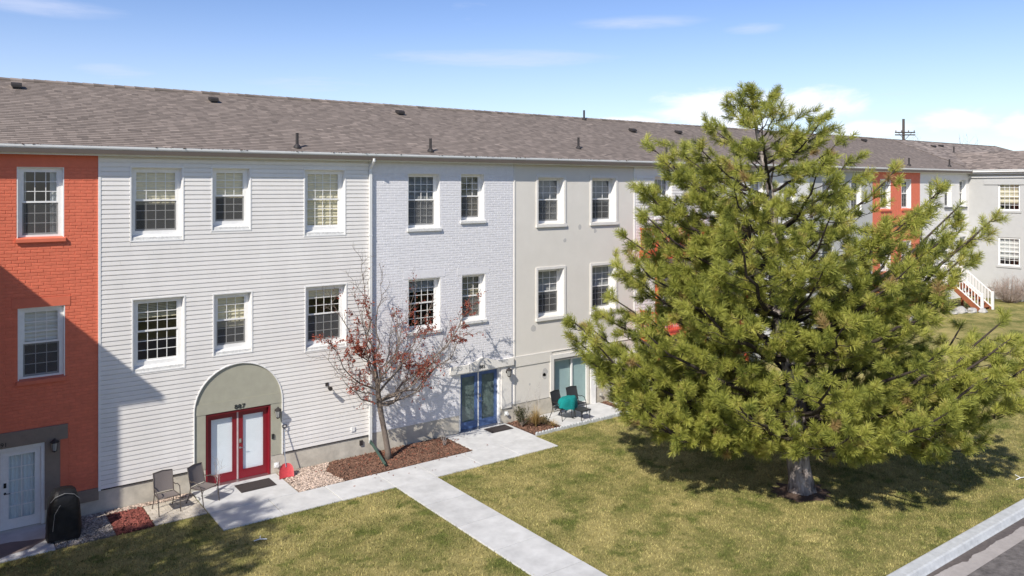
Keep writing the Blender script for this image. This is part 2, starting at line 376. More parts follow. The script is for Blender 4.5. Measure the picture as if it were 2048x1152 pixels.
def ground_at(px, py, z=0.0):                  # where the ray of a photo pixel meets height z
    d = FPX*(CAM_H-z)/(py-HY); l = (px-CX)/FPX*d
    return d*FW[0]+l*RT[0], d*FW[1]+l*RT[1]-CAM_D
def text_mesh(name, s, size, loc, m, parent, ext=0.012, aspect=1.0):
    cu = bpy.data.curves.new(name, 'FONT'); cu.body = s; cu.size = size; cu.extrude = ext; cu.align_x = 'CENTER'; cu.offset = 0
    t = bpy.data.objects.new('tmp', cu); COL.objects.link(t); bpy.context.view_layer.update()
    me = bpy.data.meshes.new_from_object(t.evaluated_get(bpy.context.evaluated_depsgraph_get())); bpy.data.objects.remove(t)
    me.transform(Matrix.Diagonal((aspect, 1, 1, 1))); me.transform(Matrix.Rotation(R(90), 4, 'X')); me.materials.clear(); me.materials.append(m)
    return link(name, me, loc, parent)

# ------------------------------------------------------------------ ground
def sheet(name, x0, x1, y0, y1, z, m, nx=1, ny=1, kind='structure', parent=None, label=None):
    b = MB(); xs = np.linspace(x0, x1, nx+1); ys = np.linspace(y0, y1, ny+1)
    pts = [(x, y, gz(x, y)+z) for y in ys for x in xs]
    f = [(j*(nx+1)+i, j*(nx+1)+i+1, (j+1)*(nx+1)+i+1, (j+1)*(nx+1)+i) for j in range(ny) for i in range(nx)]
    b.poly(pts, f); o = b.build(name, m, parent, smooth=True)
    if kind: o['kind'] = kind
    return o
def strip_xs():   # breakpoints that follow the terrain
    return [-400, -30] + [float(v) for v in np.arange(-20, 60, 1.0)] + [80, 600]
def long_sheet(name, y0, y1, z, m, prof=None):
    b = MB(); xs = strip_xs()
    prof = prof or [(y0, z), (y1, z)]
    n = len(prof); pts = [(x, y, gz(x, y)+zz) for x in xs for (y, zz) in prof]
    f = [(i*n+j, (i+1)*n+j, (i+1)*n+j+1, i*n+j+1) for i in range(len(xs)-1) for j in range(n-1)]
    o = b.poly(pts, f).build(name, m); o['kind'] = 'structure'; return o
KY = -14.01
long_sheet('lawn', KY, 400, 0.0, LAWN)
long_sheet('kerb', 0, 0, 0, KERB, [(KY-0.36, -0.16), (KY-0.325, -0.10), (KY-0.29, 0.0), (KY-0.25, 0.022), (KY-0.03, 0.026), (KY, 0.02), (KY+0.002, -0.05)])
long_sheet('gutter_pan', KY-0.90, KY-0.33, -0.125, PAN, [(KY-0.92, -0.118), (KY-0.34, -0.15)])
long_sheet('road', -24.5, KY-0.90, -0.122, ASPHALT, [(-24.5, -0.13), (-19, -0.06), (KY-0.905, -0.124)])
long_sheet('far_verge', -400, -24.5, -0.03, LAWN)
def build_stain():    # ragged damp streak lying in the gutter pan
    b = MB(); xs = np.arange(6, 32, 0.09); r = random.Random(3); w = 0.16; pts = []; bumpw = 0
    for x in xs:
        w += r.uniform(-0.022, 0.022); w = min(0.25, max(0.10, w))
        if r.random() < 0.035: bumpw = r.uniform(0.08, 0.2)
        bumpw *= 0.72; ww = w+bumpw
        yo = KY-0.355-ww; zz = lambda y: -0.15 + (KY-0.34-y)/0.58*0.032 + 0.004
        pts += [(x, KY-0.352, gz(x, 0)+zz(KY-0.352)), (x, yo, gz(x, 0)+zz(yo))]
    f = [(2*i, 2*i+1, 2*i+3, 2*i+2) for i in range(len(xs)-1)]
    o = b.poly(pts, f).build('damp_stain', STAIN); o['kind'] = 'structure'
build_stain()

# pavements, each slab a piece of its own
def slabs(name, rects, top=0.035, m=CONC):
    root = None
    for i, (x0, x1, y0, y1) in enumerate(rects):
        g = 0.010; b = MB().bev(x0+g, x1-g, y0+g, y1-g, -0.05, top + random.uniform(-0.003, 0.003), 0.008)
        if root is None:
            base = MB().box(min(r[0] for r in rects)+.02, min(r[0] for r in rects)+.1, rects[0][2]+.03, rects[0][2]+.1, -0.08, -0.04)
            root = base.build(name, m); root['kind'] = 'structure'
        b.build('slab', m, root)
slabs('pavement', [(5.78, 7.34, -3.05, -1.83), (7.34, 8.95, -3.05, -1.83), (8.95, 10.57, -3.08, -1.83), (10.57, 11.92, -3.10, -1.83), (11.92, 13.54, -3.10, -1.83),
                   (13.54, 15.05, -3.09, -1.83), (15.05, 16.58, -3.07, -1.83), (5.78, 8.2, -1.83, -0.02),
                   (14.05, 16.62, -1.83, -0.02), (10.57, 11.92, -4.72, -3.10), (10.57, 11.92, -6.34, -4.72), (10.57, 11.92, -7.95, -6.34), (10.57, 11.92, -9.56, -7.95),
                   (10.57, 11.92, -11.2, -9.56), (10.57, 11.92, -12.8, -11.2), (10.57, 11.92, -14.0, -12.8)])
slabs('doorstep_pad', [(-0.6, 2.30, -1.76, -0.02)])
slabs('patio_slab', [(18.05, 21.2, -1.72, -0.02)])
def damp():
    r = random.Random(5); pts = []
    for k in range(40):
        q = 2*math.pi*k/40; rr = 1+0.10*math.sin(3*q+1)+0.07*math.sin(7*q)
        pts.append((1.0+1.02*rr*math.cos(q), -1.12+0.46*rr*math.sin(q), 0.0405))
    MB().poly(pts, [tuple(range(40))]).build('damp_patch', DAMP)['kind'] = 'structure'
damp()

# ------------------------------------------------------------------ building pieces
WT = 0.30            # wall thickness
EAVE_Z, RIDGE_Z, RIDGE_Y, OH = 9.60, 11.82, 5.0, 0.36
SLOPE = (RIDGE_Z-EAVE_Z)/(RIDGE_Y+OH)
def wall_with_openings(x0, x1, z0, z1, ops, yf=0.0, t=WT):
    b = MB(); xs = sorted({x0, x1, *[v for o in ops for v in o[:2] if x0 < v < x1]}); zs = sorted({z0, z1, *[v for o in ops for v in o[2:4] if z0 < v < z1]})
    hole = lambda x, z: any(o[0] < x < o[1] and o[2] < z < o[3] for o in ops)
    for i in range(len(xs)-1):
        for j in range(len(zs)-1):
            if not hole((xs[i]+xs[i+1])/2, (zs[j]+zs[j+1])/2):
                a, c, d, e = xs[i], xs[i+1], zs[j], zs[j+1]
                b.poly([(a,yf,d),(c,yf,d),(c,yf,e),(a,yf,e)], [(0,1,2,3)]); b.poly([(a,yf+t,d),(c,yf+t,d),(c,yf+t,e),(a,yf+t,e)], [(3,2,1,0)])
    for o in ops:
        a, c, d, e = o[:4]
        b.poly([(a,yf,d),(a,yf+t,d),(a,yf+t,e),(a,yf,e)], [(0,1,2,3)]); b.poly([(c,yf,d),(c,yf+t,d),(c,yf+t,e),(c,yf,e)], [(3,2,1,0)])
        b.poly([(a,yf,e),(c,yf,e),(c,yf+t,e),(a,yf+t,e)], [(0,3,2,1)]); b.poly([(a,yf,d),(c,yf,d),(c,yf+t,d),(a,yf+t,d)], [(0,1,2,3)])
    b.poly([(x0,yf,z0),(x0,yf+t,z0),(x0,yf+t,z1),(x0,yf,z1)], [(3,2,1,0)]); b.poly([(x1,yf,z0),(x1,yf+t,z0),(x1,yf+t,z1),(x1,yf,z1)], [(0,1,2,3)])
    return b
def cut_row(x0, x1, z0, z1, ops):
    """pieces (xa, xb, za, zb) of a course left over around the openings"""
    xs = sorted({x0, x1, *[min(max(v, x0), x1) for o in ops if o[3] > z0 and o[2] < z1 for v in o[:2]]})
    out = []
    for a, b in zip(xs, xs[1:]):
        if b-a < 0.004: continue
        mid = (a+b)/2; segs = [(z0, z1)]
        for o in ops:
            if o[0] < mid < o[1]:
                ns = []
                for (p, q) in segs:
                    if o[2] > p: ns.append((p, min(q, o[2])))
                    if o[3] < q: ns.append((max(p, o[3]), q))
                segs = [t for t in ns if t[1]-t[0] > 0.006]
        for t in segs:
            if out and abs(out[-1][1]-a) < 1e-6 and out[-1][2:] == t: out[-1] = (out[-1][0], b, *t)
            else: out.append((a, b, *t))
    return out
def siding(wall, x0, x1, z0, z1, ops, arch=None, joined=False, pitch=0.1245, m=VINYL):
    """lap siding, each board an object; arch = (centre x, half width, spring z, top z, bottom z)"""
    nrow = int(round((z1-z0)/pitch)); h = (z1-z0)/nrow; J = MB()
    def chord(z):
        if z <= arch[2]: return arch[1]
        q = (z-arch[2])/(arch[3]-arch[2]); return arch[1]*math.sqrt(max(0, 1-q*q))
    rr = random.Random(21)
    for i in range(nrow):
        za, zb = z0+i*h, z0+(i+1)*h; pieces = []
        for (a, b, p, q) in cut_row(x0, x1, za, zb, ops):
            seams = [s for s in np.arange(x0 + rr.uniform(0.3, 3.7), x1, 3.7) if a+0.3 < s < b-0.3]
            cuts = [a]+seams+[b]
            pieces += [(u, v, p, q) for u, v in zip(cuts, cuts[1:])]
        for (a, b, p, q) in pieces:
            prof = lambda z: (lambda q: -0.031 + 0.005*min(1, q/0.76) + (0.0 if q < .765 else .024))((z-za)/h)
            zs = sorted({p, q, *[z for z in (za+0.76*h, za+0.80*h) if p < z < q]})
            ends = [(lambda z: a+0.0015, lambda z: b-0.0015)]
            if arch and p < arch[3] and q > arch[4] and a < arch[0]+arch[1] and b > arch[0]-arch[1]:
                L_ = lambda z: min(b, arch[0]-chord(z)); R_ = lambda z: max(a, arch[0]+chord(z)); ends = []
                if a < arch[0]-chord(q)-0.01: ends.append((lambda z: a+0.0015, L_))
                if b > arch[0]+chord(q)+0.01: ends.append((R_, lambda z: b-0.0015))
            for (ea, eb) in ends:
                B = J if joined else MB(); pts = []; n = len(zs)
                for e in (ea, eb):
                    pts += [(e(z), prof(z), z) for z in zs] + [(e(zs[0]), 0.004, zs[0])]
                k = n+1
                f = [(j, j+k, j+k+1, j+1) for j in range(n-1)] + [(n, n+k, k, 0)] + [tuple(range(k))[::1], tuple(range(2*k-1, k-1, -1))]
                B.poly(pts, f)
                if not joined: B.build('siding_board', m, wall)
    if joined: o = J.build('siding_boards', m, wall); o['kind'] = 'stuff'
def brickwork(wall, x0, x1, z0, z1, ops, m, nobj=300, course=0.083, blen=0.277):
    joint = 0.012; me = None; full = []; cut = []
    row = 0; z = z0
    while z < z1-0.01:
        zb = min(z+course, z1); off = (row % 2)*blen/2 + random.uniform(-0.02, 0.02)
        x = x0 - off
        while x < x1:
            a, b = max(x, x0), min(x+blen, x1)
            if b-a > 0.03:
                ps = cut_row(a, b, z, zb, ops)
                for (p, q, u, v) in ps:
                    if q-p > 0.03 and v-u > 0.02:
                        if abs(q-p-blen) < 1e-4 and abs(v-u-course) < 1e-4: full.append((p, q, u, v))
                        else: cut.append((p, q, u, v))
            x += blen
        z += course; row += 1
    def geo(a, b, u, v):
        c = 0.005; g = joint/2; a, b, u, v = a+g, b-g, u+g, v-g
        return ([(a,.004,u),(b,.004,u),(b,.004,v),(a,.004,v),(a,-.0035,u),(b,-.0035,u),(b,-.0035,v),(a,-.0035,v),(a+c,-.007,u+c),(b-c,-.007,u+c),(b-c,-.007,v-c),(a+c,-.007,v-c)],
                [(0,1,5,4),(1,2,6,5),(2,3,7,6),(3,0,4,7),(4,5,9,8),(5,6,10,9),(6,7,11,10),(7,4,8,11),(8,9,10,11)])
    vis = lambda r: r[1] > 1.3 and not (r[0] < 1.3)
    order = sorted(full, key=lambda r: (0 if vis(r) else 1, ((r[0]+r[1])/2*FW[0] + CAM_D*FW[1])))
    base = MB(); base.poly(*geo(-blen/2, blen/2, 0, course)); shared = None
    for r in order[:nobj]:
        loc = ((r[0]+r[1])/2, random.uniform(-0.0018, 0.0018), r[2])
        if shared is None:
            shared = bpy.data.meshes.new('brick'); shared.from_pydata(base.v, [], base.f); shared.materials.append(m)
        link('brick', shared, loc, wall)
    J = MB()
    for r in order[nobj:]+cut:
        p, f = geo(*r); d = random.uniform(-0.0018, 0.0018); J.poly([(x, y+d, z) for x, y, z in p], f)
    o = J.build('brickwork', m, wall); o['kind'] = 'stuff'

def screen_mat():
    m = bpy.data.materials.new('insect_screen'); m.use_nodes = True; nt = m.node_tree; N = nt.nodes; L = nt.links; N.clear()
    t = N.new('ShaderNodeBsdfTransparent'); d = N.new('ShaderNodeBsdfDiffuse'); d.inputs['Color'].default_value = (0.13, 0.13, 0.13, 1)
    ms = N.new('ShaderNodeMixShader'); ms.inputs[0].default_value = 0.5; L.new(t.outputs[0], ms.inputs[1]); L.new(d.outputs[0], ms.inputs[2])
    o = N.new('ShaderNodeOutputMaterial'); L.new(ms.outputs[0], o.inputs['Surface']); return m
SCREENMESH = screen_mat()
def panes(root, gx0, gx1, gz0, gz1, y, nx, ny, mw, framemat, glass, face='y', detail=True):
    """muntins and panes of one glazed field; each pane its own object"""
    xs = np.linspace(gx0, gx1, nx+1); zs = np.linspace(gz0, gz1, ny+1)
    for x in xs[1:-1]: MB().box(x-mw/2, x+mw/2, y-0.006, y+0.010, gz0, gz1).build('muntin', framemat, root)
    for z in zs[1:-1]: MB().box(gx0, gx1, y-0.0075, y+0.008, z-mw/2, z+mw/2).build('muntin', framemat, root)
    for i in range(nx):
        for j in range(ny):
            MB().poly([(xs[i],y,zs[j]),(xs[i+1],y,zs[j]),(xs[i+1],y,zs[j+1]),(xs[i],y,zs[j+1])], [(0,1,2,3)]).build('pane', glass, root)
def window(house, x0, x1, z0, z1, recess=0.14, cas=(.12,.12,.10,.12), sill='inner', grid=(4,3,3), blind=None, trim=None, sillm=WHITE, screen=True, frame=WHITE, glass=GLASS):
    b = MB(); l, r, t, bt = cas; yb = recess
    b.box(x0, x0+0.022, -0.004, yb, z0, z1); b.box(x1-0.022, x1, -0.004, yb, z0, z1); b.box(x0+0.022, x1-0.022, -0.004, yb, z1-0.022, z1)
    gx0, gx1, gz0, gz1 = x0+l, x1-r, z0+bt, z1-t
    b.box(x0+.022, gx0, yb-0.012, yb+0.05, z0+.02, z1-.022); b.box(gx1, x1-.022, yb-0.012, yb+0.05, z0+.02, z1-.022)
    b.box(gx0, gx1, yb-0.010, yb+0.05, gz1, z1-.022); b.box(gx0, gx1, yb-0.010, yb+0.05, z0+.02, gz0)
    if trim == 'channel':
        for (a, c, d, e) in ((x0-.032, x0+.004, z0-.032, z1+.032), (x1-.004, x1+.032, z0-.032, z1+.032)): b.box(a, c, -0.040, 0.003, d, e)
        b.box(x0+.004, x1-.004, -0.038, 0.003, z1-.004, z1+.032); b.box(x0+.004, x1-.004, -0.038, 0.003, z0-.032, z0+.004)
    w = b.build('window', frame, house)
    if sill == 'inner':      # sloping sill board inside the reveal
        MB().extr([(-0.010, z0+0.004), (-0.010, z0+0.085), (yb-0.012, z0+0.145), (yb-0.012, z0+0.004)], 'x', x0+.0225, x1-.0225).build('sill', WHITE_AGED, w)
    elif sill == 'slab':
        MB().extr([(-0.075, z0-0.10), (-0.075, z0-0.015), (-0.06, z0-0.004), (yb-0.012, z0+0.03), (yb-0.012, z0-0.10)], 'x', x0-0.03, x1+0.03).build('sill', sillm, w)
    if trim == 'stucco':
        s = MB(); q = 0.095
        for (a, c, d, e) in ((x0-q, x0, z0, z1+q), (x1, x1+q, z0, z1+q)): s.box(a, c, -0.035, 0.003, d, e)
        s.box(x0, x1, -0.034, 0.003, z1, z1+q); s.build('surround', STUCCO_TRIM, w)
        MB().extr([(-0.075, z0-0.13), (-0.075, z0-0.02), (yb-0.012, z0+0.02), (yb-0.012, z0-0.13)], 'x', x0-q-.01, x1+q+.01).build('sill', STUCCO_TRIM, w)
    zm = (gz0+gz1)/2; st = 0.035
    for (a, e, y, ny) in ((zm, gz1, yb+0.012, grid[1]), (gz0, zm, yb+0.034, grid[2])):
        s = MB(); lo = a == gz0
        s.box(gx0, gx0+st, y-0.012, y+0.012, a, e); s.box(gx1-st, gx1, y-0.012, y+0.012, a, e)
        rb, rt = (0.05, 0.012) if lo else (0.045, 0.035)
        s.box(gx0+st, gx1-st, y-0.013, y+0.012, a, a+rb); s.box(gx0+st, gx1-st, y-0.013, y+0.012, e-rt, e); s.build('sash', frame, w)
        if ny: panes(w, gx0+st, gx1-st, a+rb, e-rt, y, grid[0], ny, 0.017, frame, glass)
        else: MB().poly([(gx0+st,y,a+rb),(gx1-st,y,a+rb),(gx1-st,y,e-rt),(gx0+st,y,e-rt)], [(0,1,2,3)]).build('pane', glass, w)
    if screen: MB().poly([(gx0,yb+0.016,gz0),(gx1,yb+0.016,gz0),(gx1,yb+0.016,zm-0.002),(gx0,yb+0.016,zm-0.002)], [(0,1,2,3)]).build('insect_screen', SCREENMESH, w)
    if blind:
        kind, frac, bm_ = blind; y = yb+0.085; zlo = gz1+0.05-(gz1-gz0+0.1)*frac; bb = MB()
        if kind == 'slat':
            z = gz1+0.04
            while z > zlo:
                bb.poly([(gx0-.03,y-.018,z-.012),(gx1+.03,y-.018,z-.012),(gx1+.03,y+.018,z+.012),(gx0-.03,y+.018,z+.012)], [(0,1,2,3)]); z -= 0.043
            bb.box(gx0-.03, gx1+.03, y-.02, y+.02, zlo-0.03, zlo-0.005)
        elif kind == 'fold':      # pleated shade
            n = max(2, int((gz1+0.05-zlo)/0.05)); zz = np.linspace(gz1+.05, zlo, n+1)
            pts = [(x, y+(0.012 if i % 2 else -0.012), z) for i, z in enumerate(zz) for x in (gx0-.03, gx1+.03)]
            bb.poly(pts, [(2*i, 2*i+1, 2*i+3, 2*i+2) for i in range(n)]); bb.box(gx0-.03, gx1+.03, y-.014, y+.014, zlo-.02, zlo)
        elif kind == 'curtain':   # gathered to one side
            for (c0, c1) in ((gx1-(gx1-gx0)*frac*0.5, gx1+.05), (gx0-.05, gx0+(gx1-gx0)*frac*0.25)):
                n = 24; xs = np.linspace(c0, c1, n+1); pts = []
                for i, x in enumerate(xs): pts += [(x, y+.03*math.sin(i*1.9), gz0-.1), (x, y+.03*math.sin(i*1.9), gz1+.06)]
                bb.poly(pts, [(2*i, 2*i+2, 2*i+3, 2*i+1) for i in range(n)])
        bb.build('blind' if kind != 'curtain' else 'curtain', bm_, w)
    return w
def french_door(house, x0, x1, z1, leafm, framem, shade=None, recess=0.16, grid=None, bar=WHITE, z0=0.045, fw=0.05, active=1, label=None, glass=DOORGLASS, open_frame=True, curtain=False):
    """pair of glazed leaves in a frame; the 'door' mesh is frame + threshold"""
    y = recess; b = MB()
    b.box(x0, x0+fw, 0.006, y+.06, z0, z1); b.box(x1-fw, x1, 0.006, y+.06, z0, z1); b.box(x0+fw, x1-fw, 0.006, y+.06, z1-fw, z1)
    d = b.build('door', framem, house)
    if label: d['label'] = label
    MB().extr([(-0.05, 0.0), (-0.05, 0.03), (y, 0.05), (y+.06, 0.05), (y+.06, 0.0)], 'x', x0+.01, x1-.01).build('threshold', STEEL, d)
    xm = (x0+x1)/2; MB().box(xm-.022, xm+.022, y-.028, y+.02, z0+.01, z1-fw).build('astragal', bar, d)
    for k, (a, c) in enumerate(((x0+fw, xm-.022), (xm+.022, x1-fw))):
        s = MB(); st, tr, br = 0.115, 0.13, 0.24; zb = z0+.008; zt = z1-fw-.004
        s.box(a+.003, a+st, y-.02, y+.022, zb, zt); s.box(c-st, c-.003, y-.02, y+.022, zb, zt)
        s.box(a+st, c-st, y-.021, y+.022, zb, zb+br); s.box(a+st, c-st, y-.021, y+.022, zt-tr, zt)
        q = 0.018
        for (u, v, e, f) in ((a+st, a+st+q, zb+br, zt-tr), (c-st-q, c-st, zb+br, zt-tr), (a+st+q, c-st-q, zb+br, zb+br+q), (a+st+q, c-st-q, zt-tr-q, zt-tr)): s.box(u, v, y-.027, y-.018, e, f)
        s.build('leaf', leafm, d)
        if grid: panes(d, a+st, c-st, zb+br, zt-tr, y, grid[0], grid[1], 0.022, bar, glass)
        else: MB().poly([(a+st,y,zb+br),(c-st,y,zb+br),(c-st,y,zt-tr),(a+st,y,zt-tr)], [(0,1,2,3)]).build('pane', glass, d)
        if shade: MB().box(a+.06, c-.06, y+.028, y+.034, zb+.08, zt-.05).build('shade', shade, d)
        if curtain:
            n = 40; xs = np.linspace(a+.05, c-.05, n+1); pts = []
            for i, x in enumerate(xs): pts += [(x, y+.07+.022*math.sin(i*1.3)+.01*math.sin(i*.47), zb+.05), (x, y+.07+.022*math.sin(i*1.3), zt-.03)]
            MB().poly(pts, [(2*i, 2*i+2, 2*i+3, 2*i+1) for i in range(n)]).build('curtain', CURTAIN, d, smooth=True)
    if active == 1: hx = xm+.022+.055
    else: hx = xm-.022-.055
    h = MB(); h.box(hx-.03, hx+.03, y-.032, y-.02, 1.10, 1.22); h.lathe([(.024,-.06),(.026,-.045),(.012,-.03),(.012,-.02)], (hx, y, 1.16), 10, 'y')
    h.lathe([(.03,-.032),(.03,-.02)], (hx, y, 0.96), 10, 'y'); h.tube([(hx, y-.03, .96), (hx, y-.07, .96), (hx+.04, y-.075, .96), (hx+.11, y-.07, .955)], .009, 6)
    h.build('handle', STEEL if leafm is not WHITE else NUMBER, d)
    return d
TABS = []
def roof_tabs():
    """laminated shingle courses of the long front slope: light raised tabs, dark recessed ones, a dark butt line per course"""
    if TABS: return TABS
    nrow = 41; L_ = math.hypot(RIDGE_Y+OH, RIDGE_Z-EAVE_Z); e = L_/nrow; ang = math.atan(SLOPE); rr = random.Random(17)
    ny, nz = -math.sin(ang), math.cos(ang)
    def put(x, xe, s, he, th, tn, up): TABS.append((((x+xe)/2, -OH + s*math.cos(ang) + ny*up, EAVE_Z-0.02 + s*math.sin(ang) + nz*up), ((xe-x)/2, he, th), tn))
    for i in range(nrow):
        x = -4.2 + rr.uniform(0, .4); high = True
        while x < 53.1:
            w = rr.uniform(.13, .42) if high else rr.uniform(.12, .38)
            tn = rr.gauss(.58, .10) if high else rr.gauss(.44, .10)
            if high and rr.random() < .09: tn += .25
            put(x, x+w-.002, (i+.5)*e, e*.54, .002, tn, .0055)
            put(x, x+w-.002, i*e+.012, .012, .002, rr.gauss(.16 if high else -.04, .06), .0116)
            x += w; high = not high
    return TABS
def roof_of(house, x0, x1, hip=False):
    """roof segment of one house: deck, shingle courses, ridge caps, gutter"""
    t = 0.16; y0, y1 = -OH, 2*RIDGE_Y+OH
    r = MB().extr([(y0, EAVE_Z-0.02), (RIDGE_Y, RIDGE_Z-0.02), (y1, EAVE_Z-0.02), (y1, EAVE_Z-0.02-t), (RIDGE_Y, RIDGE_Z-0.02-t), (y0, EAVE_Z-0.02-t)], 'x', x0, x1).build('roof', SHINGLE, house)
    ang = math.atan(SLOPE); a = ang-0.05
    C, S, T = [], [], []
    for (c, h_, tn) in roof_tabs():
        if x0 <= c[0] < x1: C.append(c); S.append(h_); T.append(tn)
    n = len(C)
    rot = np.repeat(np.array([[1,0,0],[0,math.cos(a),-math.sin(a)],[0,math.sin(a),math.cos(a)]])[None], n, 0)
    box_cloud('shingles', np.array(C), np.array(S), SHINGLE, r, rot, np.array(T))
    cap = MB(); x = x0
    while x < x1-.02:
        xe = min(x+.30, x1); dz = random.uniform(0, .006); tn = random.uniform(.1, .8)
        for sgn in (-1, 1):
            p = [(x, RIDGE_Y, RIDGE_Z+.045+dz), (xe, RIDGE_Y, RIDGE_Z+.032+dz), (xe, RIDGE_Y+sgn*.15, RIDGE_Z+.032+dz-.15*SLOPE), (x, RIDGE_Y+sgn*.15, RIDGE_Z+.045+dz-.15*SLOPE)]
            p += [(q[0], q[1], q[2]-.05) for q in p]
            cap.poly(p, [(0,1,2,3),(2,3,7,6),(1,2,6,5),(0,3,7,4)], tn)
        x = xe
    o = cap.build('ridge_caps', SHINGLE, r); o['kind'] = 'stuff'
    # K-style gutter along the eave
    g0 = -OH-.005
    prof = [(-OH+u, z) for u, z in ((.11, 9.44), (.03, 9.44), (.018, 9.452), (.015, 9.53), (.0, 9.55), (-.012, 9.575), (-.016, 9.622), (.004, 9.626), (.004, 9.60), (.04, 9.52), (.11, 9.52))]
    prof = [(y-.01, z) for y, z in prof]
    MB().extr(prof, 'x', x0, x1).build('gutter', GUTTER, house)
    MB().box(x0, x1, -OH+.10, -OH+.125, 9.38, 9.575).build('fascia', GUTTER, house)
    MB().box(x0, x1, -OH+.125, -0.002, 9.40, 9.42).build('soffit', SOFFIT, house)
    return r
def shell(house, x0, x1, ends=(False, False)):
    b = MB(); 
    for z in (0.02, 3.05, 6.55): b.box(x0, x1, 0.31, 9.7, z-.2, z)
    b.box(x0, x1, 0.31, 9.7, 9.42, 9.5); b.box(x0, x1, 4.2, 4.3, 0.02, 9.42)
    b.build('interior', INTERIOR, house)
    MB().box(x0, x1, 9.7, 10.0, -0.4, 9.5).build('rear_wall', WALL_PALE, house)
def pv(house, X, Y, kind):
    z = EAVE_Z + SLOPE*(Y+OH)
    if kind == 'pipe':
        b = MB(); b.lathe([(.045,-.05),(.045,.42),(.05,.42),(.05,.44)], (X, Y, z), 10); b.lathe([(.12,-.03),(.11,.02),(.055,.09)], (X, Y, z+.01), 10)
        return b.build('vent_pipe', DARKPIPE, house)
    b = MB(); b.box(X-.10, X+.10, Y-.12, Y+.12, z-.05, z+.06); b.extr([(Y-.16, z+.0), (Y-.16, z+.07), (Y-.10, z+.13), (Y+.12, z+.16), (Y+.16, z+.08)], 'x', X-.13, X+.13)
    return b.build('roof_vent', DARKPIPE, house)

# ------------------------------------------------------------------ the row of houses
ZT = 9.42
FZ = 0.63
def arch_panel(house, cx, hw, spring, top, zb, dx0, dx1, dz):
    n = 28; y0, y1 = -0.010, 0.006
    arc = [(cx+hw*math.cos(math.pi*k/n), spring+(top-spring)*math.sin(math.pi*k/n)) for k in range(n+1)]
    p = MB().extr([(x, z) for x, z in arc] + [(cx-hw, dz+.30), (cx+hw, dz+.30)], 'y', y0, y1).build('arch_panel', SAGE, house)
    MB().box(cx-hw, cx+hw, -0.026, 0.006, dz, dz+.298).build('lintel_band', SAGE, p)
    for a, b in ((cx-hw, dx0), (dx1, cx+hw)): MB().box(a, b, -0.016, 0.006, zb, dz-.002).build('jamb_panel', SAGE, p)
    t = MB(); w = 0.022
    pts = [(cx-hw, zb)] + [(x, z) for x, z in reversed(arc)] + [(cx+hw, zb)]
    def off(i, d):
        x, z = pts[i]
        if i == 0 or (z <= spring): return (x + (d if x > cx else -d), z)
        v = Vector((x-cx, z-spring)).normalized(); return (x+v.x*d, z+v.y*d)
    for i in range(len(pts)-1):
        a, b, c, d = off(i, -.004), off(i+1, -.004), off(i+1, w), off(i, w)
        q = [(a[0], -.052, a[1]), (b[0], -.052, b[1]), (c[0], -.052, c[1]), (d[0], -.052, d[1])]
        q += [(x, .0, z) for x, _, z in q]
        t.poly(q, [(0,3,2,1),(0,1,5,4),(1,2,6,5),(2,3,7,6),(3,0,4,7)])
    t.build('arch_trim', WHITE, p)
def foundation(house, x0, x1, ops=(), ztop=FZ, m=FOUND, y=-0.002):
    wall_with_openings(x0, x1, -0.4, ztop, ops, y).build('foundation', m, house)
def small_vent(house, X, Z, m=WHITEPL, y=-0.004):
    b = MB(); b.box(X-.075, X+.075, y-.012, y, Z-.075, Z+.075); b.lathe([(.055,-.10),(.06,-.07),(.05,-.01)], (X, y, Z), 12, 'y'); b.build('wall_vent', m, house)

# --- orange brick house at the left
A = thing('townhouse', (0.7, 0, 0), 'orange painted brick townhouse with white french door at the left edge', 'house')
XA0, XA1 = -2.07, 3.46
wa = [(1.64, 2.67, 7.28, 9.08), (1.66, 2.69, 3.72, 5.54)]; da = (0.40, 2.24, -1, 2.12)
w = wall_with_openings(XA0, XA1, 0.38, ZT, wa+[da]).build('wall', RED_FLAT, A)
foundation(A, XA0, XA1, [da], 0.38)
brickwork(w, -0.4, XA1, 0.68, 9.07, wa+[(0.0, 2.76, 0, 2.50), (2.2, 2.60, 0, 2.2), (1.52, 2.82, 5.53, 5.78), (1.61, 2.70, 7.14, 7.3), (1.63, 2.72, 3.6, 3.75)], RED_BRICK)
MB().box(XA0, XA1, -0.014, 0.003, 9.072, ZT).build('frieze', RED_FLAT, A)
MB().box(1.53, 2.81, -0.016, 0.003, 5.535, 5.77).build('lintel', RED_FLAT, A)
MB().box(0.0, 2.75, -0.045, 0.003, 2.115, 2.49).build('door_lintel', TAUPE, A)
MB().box(2.24, 2.58, -0.030, 0.003, 0.39, 2.113).build('door_surround', TAUPE, A)
MB().box(2.583, XA1, -0.032, 0.003, 0.36, 0.678).build('base_band', TAUPE, A)
window(A, *wa[0], recess=.10, cas=(.12,.12,.10,.075), sill='slab', sillm=RED_FLAT, grid=(3,3,3), blind=('curtain', .45, CURTAIN))
window(A, *wa[1], recess=.10, cas=(.12,.12,.10,.075), sill='slab', sillm=RED_FLAT, grid=(3,3,3), blind=('fold', .52, BLIND_GREY))
french_door(A, da[0], da[1], 2.10, WHITE, WHITE, recess=.10, grid=(2,5), fw=.075, active=1, curtain=True)
text_mesh('house_number', '891', 0.15, (1.33, -0.050, 2.155), NUMBER, A, ext=.006)
shell(A, XA0, XA1); roof_of(A, XA0-1.5, XA1); pv(A, 1.93, 4.22, 'box')

